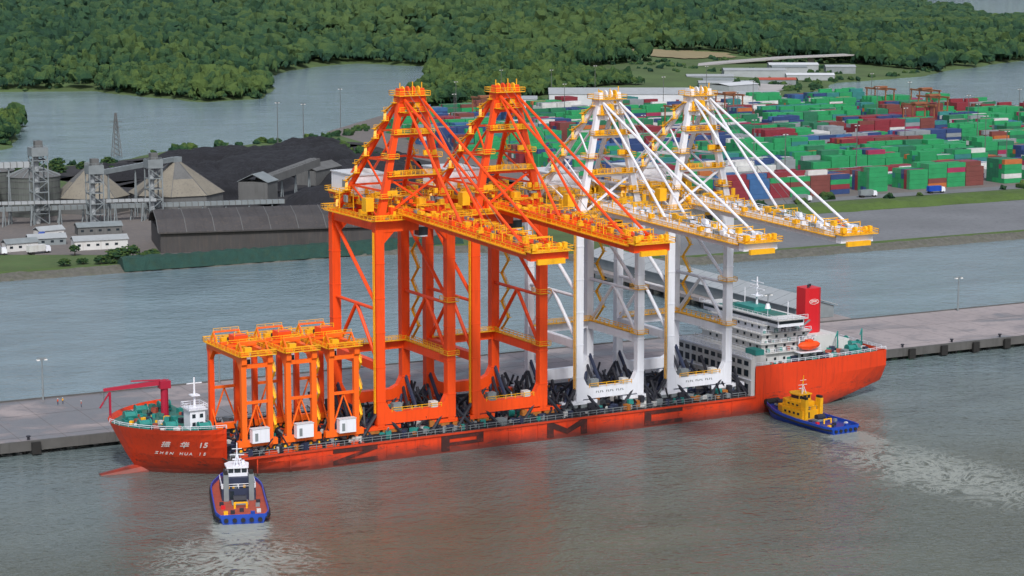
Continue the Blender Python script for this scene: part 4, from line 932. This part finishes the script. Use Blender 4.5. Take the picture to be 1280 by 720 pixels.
# ------------------------------------------------------------------ tugs
def tug(loc,rz,label,hk,dk_,hs_,wk_,fk,sc):
    e=empty('tugboat',loc,label,'boat','harbour tugs pushing the ship',rz);e.scale=sc
    L=34;Bm=5.8
    def hb_(t,z):
        u=min(1,(1-t)/.32);a=math.sin(math.pi/2*u)**.6 if t>.68 else 1.0
        if t<.12:a=.86+.14*math.sin(math.pi/2*t/.12)
        return Bm*a*(0.86+0.14*min(1,max(0,z)/2.2))
    ts=[0,.03,.08,.15,.3,.45,.6,.68,.75,.82,.88,.93,.97,1]
    top=lambda t:2.3+1.9*max(0,t-.45)**1.5*2.2
    b=MB();rows=[]
    for t in ts:
        zt_=top(t);rows.append([(hb_(t,z),t*L+(.03*z*10*(t>.9)),z) for z in(-1.5,0,zt_*.5,zt_)])
    for sg in(-1,1):
        vs=[(sg*x,y,z) for r in rows for x,y,z in r];b.add(vs,[(i*4+j,(i+1)*4+j,(i+1)*4+j+1,i*4+j+1) for i in range(len(rows)-1) for j in range(3)],hk)
        for a,c in zip(rows[:-1],rows[1:]):
            b.beam((sg*(a[3][0]-.12),a[3][1],a[3][2]-.35),(sg*(c[3][0]-.12),c[3][1],c[3][2]-.35),.28,.85,hk)
    r=rows[0];b.add([(-x,y,z) for x,y,z in r]+[(x,y,z) for x,y,z in r[::-1]],[tuple(range(8))],hk)
    b.obj('hull',e)
    b=MB()
    for sg in(-1,1):
        for a,c in zip(rows[:-1],rows[1:]):
            b.beam((sg*(a[3][0]+.1),a[3][1],a[3][2]-.9),(sg*(c[3][0]+.1),c[3][1],c[3][2]-.9),.5,.45,'black')
    b.cyl((-2.4,L+.1,3.6),(2.4,L+.1,3.6),1.0,'black',10)
    for i in range(5):
        b.cyl((-3.6+i*1.8,-.1,1.0),(-3.6+i*1.8,-.5,1.0),.5,'black',9)
    b.obj('fender',e)
    b=MB();n=len(rows);b.add([(-r[3][0]+.25,r[3][1],r[3][2]-.75) for r in rows]+[(r[3][0]-.25,r[3][1],r[3][2]-.75) for r in rows[::-1]],[(i,i+1,2*n-2-i,2*n-1-i) for i in range(n-1)],dk_)
    b.obj('deck',e)
    b=MB();b.prism([(-3.7,15),(3.7,15),(3.8,24.5),(2.6,28),(-2.6,28),(-3.8,24.5)],'z',1.5,4.4,hs_);b.prism([(-2.8,17),(2.8,17),(3,24),(2,26.5),(-2,26.5),(-3,24)],'z',4.4,6.5,hs_);b.rail((-3.5,15.2,4.4),(3.5,15.2,4.4),wk_);b.rail((-3.7,15.5,4.4),(-3.7,24.5,4.4),wk_);b.rail((3.7,15.5,4.4),(3.7,24.5,4.4),wk_)
    for i in range(14):
        s=random.uniform(.4,1.1);b.box((random.uniform(-3.2,3.2),random.uniform(15.3,16.6),4.4+s*.5),(s,s,s),random.choice(['dark','tank','yellow','offwhite']))
    dh=b.obj('deckhouse',e)
    for sg in(-1,1):
        for y,z,xx in[(17,3.2,3.78),(19,3.2,3.78),(21,3.2,3.78),(23,3.2,3.78),(18.5,5.5,2.97),(20.5,5.5,2.97),(22.5,5.5,2.97)]:
            b=MB();b.box((sg*xx,y,z),(.08,.9,.7),'glass');b.obj('window',dh)
    b=MB();b.box((-1.5,14.95,2.9),(.9,.1,1.9),'glass');b.obj('door',dh)
    b=MB();b.prism([(-2.2,18.5),(2.2,18.5),(2.5,22.2),(1.4,24),(-1.4,24),(-2.5,22.2)],'z',6.5,7.3,wk_);b.prism([(-2.0,18.7),(2.0,18.7),(2.3,22.1),(1.3,23.7),(-1.3,23.7),(-2.3,22.1)],'z',7.3,8.5,'glass');b.prism([(-2.4,18.2),(2.4,18.2),(2.7,22.3),(1.5,24.3),(-1.5,24.3),(-2.7,22.3)],'z',8.5,8.85,wk_)
    for x in(-2.15,-.8,.8,2.15):b.box((x,18.65,7.9),(.18,.18,1.2),wk_)
    b.obj('wheelhouse',e)
    b=MB();b.cyl((0,20,8.8),(0,19.4,14.5),.2,wk_,7,.12);b.beam((-1.6,19.8,11.5),(1.6,19.8,11.5),.16,.16,'white');b.beam((-1.1,19.6,13),(1.1,19.6,13),.14,.14,'white');b.box((0,20.2,10.3),(2,.3,.3),'white');b.cyl((-.8,19,8.8),(0,19.8,12),.1,'white',5);b.cyl((.8,19,8.8),(0,19.8,12),.1,'white',5);b.cyl((1.4,21.5,8.8),(1.4,21.5,9.7),.4,'white',8);b.obj('mast',e)
    for sg in(-1,1):
        b=MB();b.prism([(sg*2.2,14.2),(sg*3.3,14.2),(sg*3.3,16.4),(sg*2.2,16.4)],'z',1.6,8.0,fk);b.prism([(sg*2.3,14.3),(sg*3.2,14.3),(sg*3.2,16.3),(sg*2.3,16.3)],'z',8.0,8.7,'black');b.obj('funnel',e)
    b=MB();b.cyl((-1.4,11.5,2.8),(1.4,11.5,2.8),1.0,'dark',12);b.box((0,11.5,2.0),(3.6,2.4,.6),'tank');b.cyl((-1.3,8,1.5),(-1.3,8,3),.25,'yellow');b.cyl((1.3,8,1.5),(1.3,8,3),.25,'yellow');b.beam((-1.3,8,2.9),(1.3,8,2.9),.3,.3,'yellow');b.obj('towing_winch',e)
    b=MB();b.cyl((-1.2,30.2,4.2),(1.2,30.2,4.2),.8,'dark',12);b.box((0,30.2,3.4),(3,2,.5),'tank');b.obj('bow_winch',e)
    b=MB()
    for x,y,kk in((-3.5,3,'yellow'),(3.6,4,'offwhite'),(-3.8,8,'red'),(3.7,9,'tank'),(-2,3.5,'dark'),(2.2,2.2,'blue'),(-4,11,'dark'),(4,12,'dark'),(0,5,'dark')):b.box((x,y,1.95),(.9,.8,.8),kk)
    b.obj('deck_equipment',e)
    ABOARD.append(e);return e
t1=tug((14.0,-40,0),-math.atan2(11,33),'blue tug with red-brown aft deck nosing the ship hull','blue','rust','navy','white','tank',(1.08,1.05,1.0))
t2=tug((193,-32.5,0),math.radians(3),'bright blue tug with yellow superstructure alongside the stern','blue','dblue','yellow','yellow','yellow',(.95,.93,.9))
# the moored ship lies at a slight angle to the quay; everything aboard turns with it
YAW=math.radians(1.5);PV=Vector((120,0,0));RM=Matrix.Rotation(YAW,3,'Z')
for e in ABOARD:
    e.location=RM@(Vector(e.location)-PV)+PV+Vector((0,-1.2,0))
    e.rotation_euler=(0,0,e.rotation_euler[2]+YAW)

# ------------------------------------------------------------------ left bank industry
e=empty('coal_storage_shed',(133,373,0),'long dark weathered storage shed behind the dock wall','shed',None,math.radians(-13))
b=MB();b.prism([(1.5,2),(1.5,11),(45,11),(45,2)],'x',1,104,'shed');b.obj('wall',e)
b=MB();b.prism([(0,10.6),(1.5,11.6),(9,15),(23,17.5),(38,15),(45,11.6),(46.5,10.6),(46.5,11.2),(38,15.8),(23,18.3),(9,15.8),(0,11.2)],'x',0,105,'shed')
for x in range(0,106,4):b.prism([(-.1,11.25),(9,15.9),(23,18.45),(23,18.2),(9,15.6),(-.1,11.0)],'x',x-.15,x+.15,'tandark' if x%12==0 else 'shed')
b.obj('roof',e)
e=empty('green_bund_wall',(0,0,0),'dark green netted bund wall along the dock edge','wall')
b=MB();prev=None
for i in range(0,78):
    x=108+i*2;cur=[(x,341+random.uniform(-.3,.3),0.5),(x,344,5.6+random.uniform(-.4,.4)),(x,347,5.9+random.uniform(-.4,.4)),(x,352,2)]
    if prev:
        for a in range(3):b.add([prev[a],cur[a],cur[a+1],prev[a+1]],[(0,1,2,3)],'greennet')
    else:b.add(cur,[(0,1,2,3)],'greennet')
    prev=cur
b.add(prev,[(0,1,2,3)],'greennet');b.obj('bund',e)
s0=empty('grain_silo',(96,546,2),'dark grey-green round silo with shallow conical roof','silo','silos by the conveyor towers')
b=MB();b.cyl((0,0,0),(0,0,19),12.5,'silo',28)
for z in range(2,19,3):b.cyl((0,0,z),(0,0,z+.3),12.65,'tandark',28)
b.obj('wall',s0)
b=MB();b.cyl((0,0,19),(0,0,24),13,'tandark',28,1.2);b.cyl((0,0,24),(0,0,26),1.2,'tank',10)
for i in range(14):
    a=i*math.pi/7;b.beam((13*math.cos(a),13*math.sin(a),19.2),(1.2*math.cos(a),1.2*math.sin(a),24.1),.3,.3,'tank')
b.obj('roof',s0)
copy_thing(s0,(123,532,2));copy_thing(s0,(80,574,2));copy_thing(s0,(110,568,2))
for x,y,r,h,w0 in((152,534,18,22,8),(191,520,23,24,9)):
    e=empty('storage_dome',(x,y,2),'dull tan-grey pyramid-roofed bulk storage building with stained panels','storage building','bulk storage buildings',.35)
    b=MB();b.cyl((0,0,0),(0,0,w0),r,'tandark',8);b.obj('wall',e)
    b=MB()
    for i in range(8):
        a0,a1=2*math.pi*(i+.0)/8,2*math.pi*(i+1)/8;R_=r+.8
        for u0,u1,kk in((0,.5,'tan'),(.5,1,'tandark' if i%2 else 'tan')):
            def pt(a,u):return (R_*(1-u)*math.cos(a)+2.4*u*math.cos(a),R_*(1-u)*math.sin(a)+2.4*u*math.sin(a),w0-.3+(h-w0)*u)
            b.add([pt(a0,u0),pt(a1,u0),pt(a1,u1),pt(a0,u1)],[(0,1,2,3)],kk)
        b.beam(pt(a0,0),pt(a0,1),.3,.3,'tandark')
    b.box((0,0,h+.8),(5,3.4,2.6),'tank')
    b.obj('roof',e)
def tower(x,y,h,w=6.5):
    e=empty('conveyor_tower',(x,y,2),'grey steel lattice conveyor tower with cladded top','tower','conveyor transfer towers')
    b=MB()
    for sx_ in(-1,1):
        for sy_ in(-1,1):b.beam((sx_*w/2,sy_*w/2,0),(sx_*w/2,sy_*w/2,h),.5,.5,'tank')
    z=0;i=0
    while z<h-1:
        z2=min(h,z+5)
        for sy_ in(-1,1):
            b.beam((-w/2,sy_*w/2,z2),(w/2,sy_*w/2,z2),.35,.35,'tank');b.beam((-w/2*(1 if i%2 else -1),sy_*w/2,z),(w/2*(1 if i%2 else -1),sy_*w/2,z2),.3,.3,'tank')
            b.beam((sy_*w/2,-w/2,z2),(sy_*w/2,w/2,z2),.35,.35,'tank')
        b.bb(-w/2,w/2,-w/2,w/2,z2-.2,z2,'tandark');z=z2;i+=1
    b.cyl((-1,0,0),(-1,0,h),1.3,'roofgrey',10)
    b.obj('frame',e)
    b=MB();b.bb(-w/2-.4,w/2+.4,-w/2-.4,w/2+.4,h-4,h,'tank');b.bb(-1.5,2,-1.5,2,h,h+3,'tandark');b.rail((-w/2,-w/2,h),(w/2,-w/2,h),'tank');b.obj('head_house',e)
tower(116,497,36,7);tower(138,481,28);tower(168,485,29);tower(30,520,30)
def gallery(a,c,w,h,k,label,legs,name='conveyor_gallery',zb=2):
    e=empty(name,(0,0,0),label,'conveyor','conveyor galleries')
    b=MB();b.beam(a,c,w,h,k)
    A=Vector(a);C=Vector(c);n=int((C-A).length/3)
    for i in range(n+1):
        p=A.lerp(C,i/n);b.box(p,(.35,w*1.05,h*1.06),'tandark')
    b.obj('gallery',e)
    b=MB()
    for i in range(legs):
        p=A.lerp(C,(i+.5)/legs)
        b.beam((p.x-1,p.y-1,zb),(p.x,p.y,p.z-h/2),.5,.5,'tank');b.beam((p.x+1,p.y+1,zb),(p.x,p.y,p.z-h/2),.5,.5,'tank')
    b.obj('trestle_legs',e)
gallery((0,520,30),(112,498,30),3,2.6,'roofgrey','elevated grey conveyor gallery on trestle legs',6)
gallery((40,508,10),(232,480,8),2.4,2.0,'tank','low elevated grey conveyor pipeline between the towers',17)
gallery((40,500,14),(168,482,12),1.6,1.4,'roofgrey','slim raised conveyor beside the storage buildings',10)
gallery((138,481,26),(190,520,27),2.4,2.2,'tank','raised conveyor feeding the storage building roof',3)
gallery((240,532,12),(285,568,17),6,4,'tandark','sloping grey conveyor gallery rising over the coal piles',4)
gallery((262,500,9),(380,560,9),3,2.4,'tandark','low dark conveyor along the coal yard edge',9)
def building(x,y,lx,ly,h,rz,label,wk='roofwhite',rk='roofgrey',rise=1.6,win=True,name='warehouse'):
    e=empty(name,(x,y,2),label,'building',None,rz)
    b=MB();b.bb(-lx/2,lx/2,-ly/2,ly/2,0,h,wk);b.obj('wall',e)
    b=MB();b.prism([(-ly/2-.5,h),(0,h+rise),(ly/2+.5,h),(ly/2+.5,h+.25),(0,h+rise+.3),(-ly/2-.5,h+.25)],'x',-lx/2-.5,lx/2+.5,rk);b.obj('roof',e)
    if win:
        n=int(lx/4)
        for i in range(n):
            b=MB();b.box((-lx/2+2+i*4,-ly/2-.03,h*.55),(1.4,.08,1.0),'glass');b.obj('window',e)
    return e
building(116,402,23,8,4,-.1,'low white office building with grey roof',wk='offwhite')
building(99,425,16,7,3,-.1,'low grey shed with pale roof',wk='tank',rk='roofgrey')
building(84,412,14,6,3.4,.1,'small blue-roofed pale cabin',wk='offwhite',rk='tank')
building(130,450,20,8,3.5,-.1,'low grey workshop beneath the conveyors',wk='tandark',rk='tank')
building(106,446,12,6,3.5,.2,'small white workshop under the conveyor',wk='offwhite')
building(237,528,13,16,11,.8,'grey hopper building with sloping roof beside coal piles',wk='tandark',rk='tank',rise=4,win=False)
building(300,600,30,12,8,.7,'dark low shed standing among the coal heaps',wk='tandark',rk='tandark',rise=3,win=False)
AZ=-math.atan2(.4617,.887)
building(730,996,125,34,12,AZ,'very long white terminal warehouse with pale ridged roof',rise=4,win=False)
building(645,1022,30,26,9,AZ,'white terminal shed beside the long warehouse',win=False)
building(1030,1262,60,26,9,AZ,'white industrial hall on the far river bank',wk='roofgrey',win=False)
building(1090,1290,34,26,9,AZ,'grey industrial hall beside the far road',wk='roofgrey',rk='tank',win=False)
building(1130,1340,50,22,8,AZ,'pale industrial hall behind the yard',wk='roofgrey',rk='roofwhite',win=False)
building(1070,1225,46,14,5,AZ,'low white shed on the far bank',wk='roofgrey',rk='roofwhite',win=False)
building(965,1240,44,18,6,AZ,'low pale depot building by the causeway',wk='tank',win=False)
building(850,1010,60,22,7,AZ,'low grey workshop at the edge of the yard',wk='roofgrey',win=False)
building(900,1100,40,24,8,.3,'terminal gate building with pale roof',wk='roofgrey',rk='roofwhite',win=False)
building(925,1150,50,14,6,AZ,'long low pale depot beside the yard gate',wk='tank',rk='roofgrey',win=False)
building(1160,1300,30,16,7,AZ,'grey depot near the far road',wk='tank',rk='roofgrey',win=False)
building(1000,1180,36,12,5,AZ,'brown-roofed low depot near the causeway',wk='tank',rk='rust',win=False)
building(950,1200,30,10,5,AZ,'low grey store near the causeway',wk='roofgrey',rk='tank',win=False)
e=empty('causeway_bridge',(0,0,0),'pale concrete causeway bridge crossing to the far bank','bridge')
RP=[(780,1190,7),(870,1270,8),(980,1345,9),(1080,1400,10),(1190,1440,11),(1330,1450,12)]
b=MB()
for a,c in zip(RP[:-1],RP[1:]):b.beam(a,c,20,1.4,'road')
b.obj('bridge_deck',e)
b=MB()
for a,c in zip(RP[:-1],RP[1:]):
    for t in(.25,.75):
        p=Vector(a).lerp(Vector(c),t);b.beam((p.x,p.y,-1),(p.x,p.y,p.z-.7),8,1.5,'conc')
b.obj('pier',e)
drape('access_road',[(860,1040),(895,1040),(1030,1190),(995,1210)],'road',.6,8)
e=empty('lattice_mast',(246,796,2),'slender grey lattice transmission tower beside the river','tower')
b=MB();h=27
for sx_ in(-1,1):
    for sy_ in(-1,1):b.beam((sx_*2.6,sy_*2.6,0),(sx_*.4,sy_*.4,h),.35,.35,'tandark')
for i in range(9):
    z0,z1=h*i/9,h*(i+1)/9;w0=2.6-2.2*i/9;w1=2.6-2.2*(i+1)/9
    for sg in(-1,1):b.beam((-w0,sg*w0,z0),(w1,sg*w1,z1),.25,.25,'tandark');b.beam((w0,sg*w0,z0),(-w1,sg*w1,z1),.25,.25,'tandark')
for z in(18,21.5):b.beam((-4,0,z),(4,0,z),.3,.3,'tandark')
b.obj('frame',e)
def pile(x,y,rx,ry,h,rz,seed):
    rx*=1.15;ry*=1.25;h*=.78
    n=44;gx=np.linspace(-1,1,n);A,B=np.meshgrid(gx,gx)
    r=np.sqrt(A**2+B**2);nz=fbm(A*3+seed,B*3+seed*2,5,seed)
    prof=np.clip(1-r,0,1);Z=np.minimum(prof*2.6,.7+.25*nz)*np.clip(prof*6,0,1)*h*(.55+.9*nz)
    vs=np.stack([A*rx,B*ry,Z-.05],-1).reshape(-1,3);idx=np.arange(n*n).reshape(n,n)
    q=np.stack([idx[:-1,:-1],idx[:-1,1:],idx[1:,1:],idx[1:,:-1]],-1).reshape(-1,4)
    me=np_mesh('coal_pile',vs,q,[M['coal']],smooth=False);o=bpy.data.objects.new('coal_pile',me);COL.objects.link(o);o.location=(x,y,2.1);o.rotation_euler=(0,0,rz)
    o['label']='large black heap of coal in the storage yard';o['category']='coal pile';o['group']='coal heaps in the storage yard'
for i,a in enumerate([(232,600,46,24,13,.9),(300,680,60,26,12,.8),(275,505,34,18,12,.2),(330,600,55,24,12,1.1),(345,720,50,22,11,.9),(218,690,36,18,8,.7),(290,760,40,16,8,.4),(320,505,35,20,12,.4),(370,790,34,14,8,.5),(360,650,40,20,11,1.2),(262,600,50,16,12,1.0),(320,740,44,12,10,.7),(214,560,30,16,11,.5),(262,460,30,14,10,-.2),(305,465,30,15,11,-.2),(240,650,40,16,11,.8),(350,545,40,18,12,.4)]):pile(*a,i+1)
e=empty('excavator',(424,284,2.1),'red tracked excavator working on the gravel flat','excavator')
b=MB();b.bb(-2.4,2.4,-1.9,-1,0,1.1,'dark');b.bb(-2.4,2.4,1,1.9,0,1.1,'dark');b.obj('track',e)
b=MB();b.bb(-2.4,1.8,-1.5,1.5,1.2,3,'orange');b.bb(.2,1.8,.1,1.5,3,4.2,'glass');b.obj('cab',e)
b=MB();b.beam((1.6,-.4,2.4),(-4.5,-.4,8),.7,.9,'orange');b.beam((-4.5,-.4,8),(-8.5,-.4,4.5),.6,.7,'orange');b.bb(-9.3,-8,-1.1,.3,2.8,4.4,'dark');b.obj('digging_arm',e)
def truck(x,y,z,rz,ck,lab,grp):
    e=empty('parked_truck',(x,y,z),lab,'truck',grp,rz)
    b=MB();b.bb(-5,3,-1.25,1.25,1.2,3.9,ck);b.obj('cargo_box',e);b=MB();b.prism([(3.3,.8),(5.6,.8),(5.6,2.2),(5.1,3.2),(3.3,3.2)],'y',-1.2,1.2,'white');b.box((5.42,0,2.7),(.1,2,.7),'glass');b.obj('cab',e)
    for xx in(-4,-2.8,4.4):
        b=MB();b.cyl((xx,-1.25,.5),(xx,1.25,.5),.5,'black',10);b.obj('wheel',e)
truck(88,398,2,.3,'offwhite','white box truck parked on the industrial bank','trucks on the industrial bank')
truck(70,402,2,-.2,'tank','grey box truck parked on the industrial bank','trucks on the industrial bank')
truck(100,436,2,1.2,'blue','blue box truck parked on the industrial bank','trucks on the industrial bank')
for i in range(4):truck(440+i*43,403+random.uniform(-2,2),2.1,random.choice([0,3.14]),random.choice(['offwhite','tank','blue','tank']),'terminal truck parked beside the container stacks','trucks at the container stacks')

# ------------------------------------------------------------------ container yard
cont=[]
random.seed(21)
by=421;bi=0
Lb=lambda y:np.interp(y,[400,470,760,900,1000],[455,440,440,470,560])
Rb=lambda y:np.interp(y,[400,680,830,930,1000],[720,960,945,930,870])
PAL=[[0,0,2,3,0,1,2],[1,1,1,9,1,1],[2,4,2,2,6,4],[0,3,0,0,1,6],[5,5,5,6,2],[1,9,8,1,2],[2,0,1,3,4],[3,1,6,9,0],[1,1,9,1,1]]
while by<985:
    rows_=6;x0_=Lb(by);x=x0_+random.uniform(0,8)
    seg=0;base=random.uniform(2.4,4.3);pal=random.randrange(9)
    while x<Rb(by):
        fr=(x-x0_)/(Rb(by)-x0_)
        if random.random()<.05: x+=14;continue
        if random.random()<.24:
            base=random.choice([1.6,2.6,3.6,4.2,4.6]);pal=random.choice([0,1,1,8,5,2,3,4,6,7])
            if fr>.62 and random.random()<.55:pal=random.choice([1,8,5])
        P=PAL[pal];main=random.choice(P)
        for r in range(rows_):
            hgt=max(0,min(5,int(round(base+random.uniform(-.7,.7)))))
            if random.random()<.2:main=random.choice(P)
            for k in range(hgt):
                cc=main if random.random()<.74 else random.choice(P+[7,5,10,8,6])
                cont.append((x+6.1,by+r*2.55+1.3,2.1+2.6*k+1.3,cc,r==0 or k==hgt-1))
        x+=12.7
        seg+=1
        if seg%6==0:x+=12
    by+=rows_*2.55+random.choice([8,10,13,16]);bi+=1
cont=np.array(cont,dtype=float)
d=np.hypot(cont[:,0]+153,cont[:,1]+501)
az=np.arctan2(cont[:,0]+153,cont[:,1]+501)-math.atan2(.4617,.887)
inv=(np.abs(az)<math.radians(14.5))
cont=cont[inv];d=d[inv]
az=az[inv]
cand=np.where((cont[:,4]>0)&(np.abs(az)<math.radians(13.2)))[0]
near=cand[np.argsort(d[cand])[:300]]
mask=np.zeros(len(cont),bool);mask[near]=True
cmesh=[]
for i,(nm,_) in enumerate(CC):
    b=MB();kk=CM[i]
    b.bb(-6.06,6.06,-1.19,1.19,-1.27,1.27,kk)
    for x in(-6.04,6.04):
        for y in(-1.17,1.17):b.bb(x-.06,x+.06,y-.06,y+.06,-1.29,1.29,kk)
    b.bb(-6.1,-6.06,-.03,.03,-1.2,1.2,'tank');b.bb(-6.1,-6.06,-.7,-.64,-1.2,1.2,'tank');b.bb(-6.1,-6.06,.64,.7,-1.2,1.2,'tank')
    t=b.obj('shipping_container');cmesh.append(t.data);bpy.data.objects.remove(t)
for c in cont[mask]:
    i=int(c[3]);o=bpy.data.objects.new('shipping_container',cmesh[i]);COL.objects.link(o);o.location=c[:3]
    o['label']=CC[i][0]+' forty-foot shipping container stacked in the yard';o['category']='container';o['group']='containers stacked in the yard'
rest=cont[~mask];N=len(rest)
bx=np.array([(-6.06,-1.19,-1.27),(6.06,-1.19,-1.27),(6.06,1.19,-1.27),(-6.06,1.19,-1.27),(-6.06,-1.19,1.27),(6.06,-1.19,1.27),(6.06,1.19,1.27),(-6.06,1.19,1.27)])
fq=np.array([(4,5,6,7),(0,1,5,4),(1,2,6,5),(2,3,7,6),(3,0,4,7)])
V=(rest[:,None,:3]+bx[None]).reshape(-1,3);F=(fq[None]+(np.arange(N)*8)[:,None,None]).reshape(-1,4)
me=np_mesh('distant_container_stacks',V,F,CM,mi=np.repeat(rest[:,3].astype(int),5))
o=bpy.data.objects.new('distant_container_stacks',me);COL.objects.link(o);o['kind']='stuff';o['label']='mass of distant multicoloured stacked shipping containers';o['category']='containers'
def yg(x,y,k,S=24,h=18):
    e=empty('yard_gantry_crane',(x,y,2.1),'rusty orange yard gantry crane straddling container stacks','crane','yard gantry cranes among the stacks')
    for yy in(0,S):
        b=MB();[b.beam((xx,yy,1),(xx,yy,h),.8,.8,k) for xx in(-4,4)];b.bb(-5,5,yy-.5,yy+.5,1,2.0,k);b.bb(-4,4,yy-.3,yy+.3,h*.5,h*.5+.5,k);b.obj('leg_frame',e)
    b=MB();[b.bb(xx-.5,xx+.5,-2,S+2,h,h+1.3,k) for xx in(-4,4)];b.bb(-5,5,S*.4,S*.4+4,h+1.3,h+2.6,k);b.obj('main_girder',e)
    return e
g0=yg(860,760,'gantry')
for x,y in((880,850),(740,850),(800,700),(640,760),(560,900),(900,820)):copy_thing(g0,(x,y,2.1))
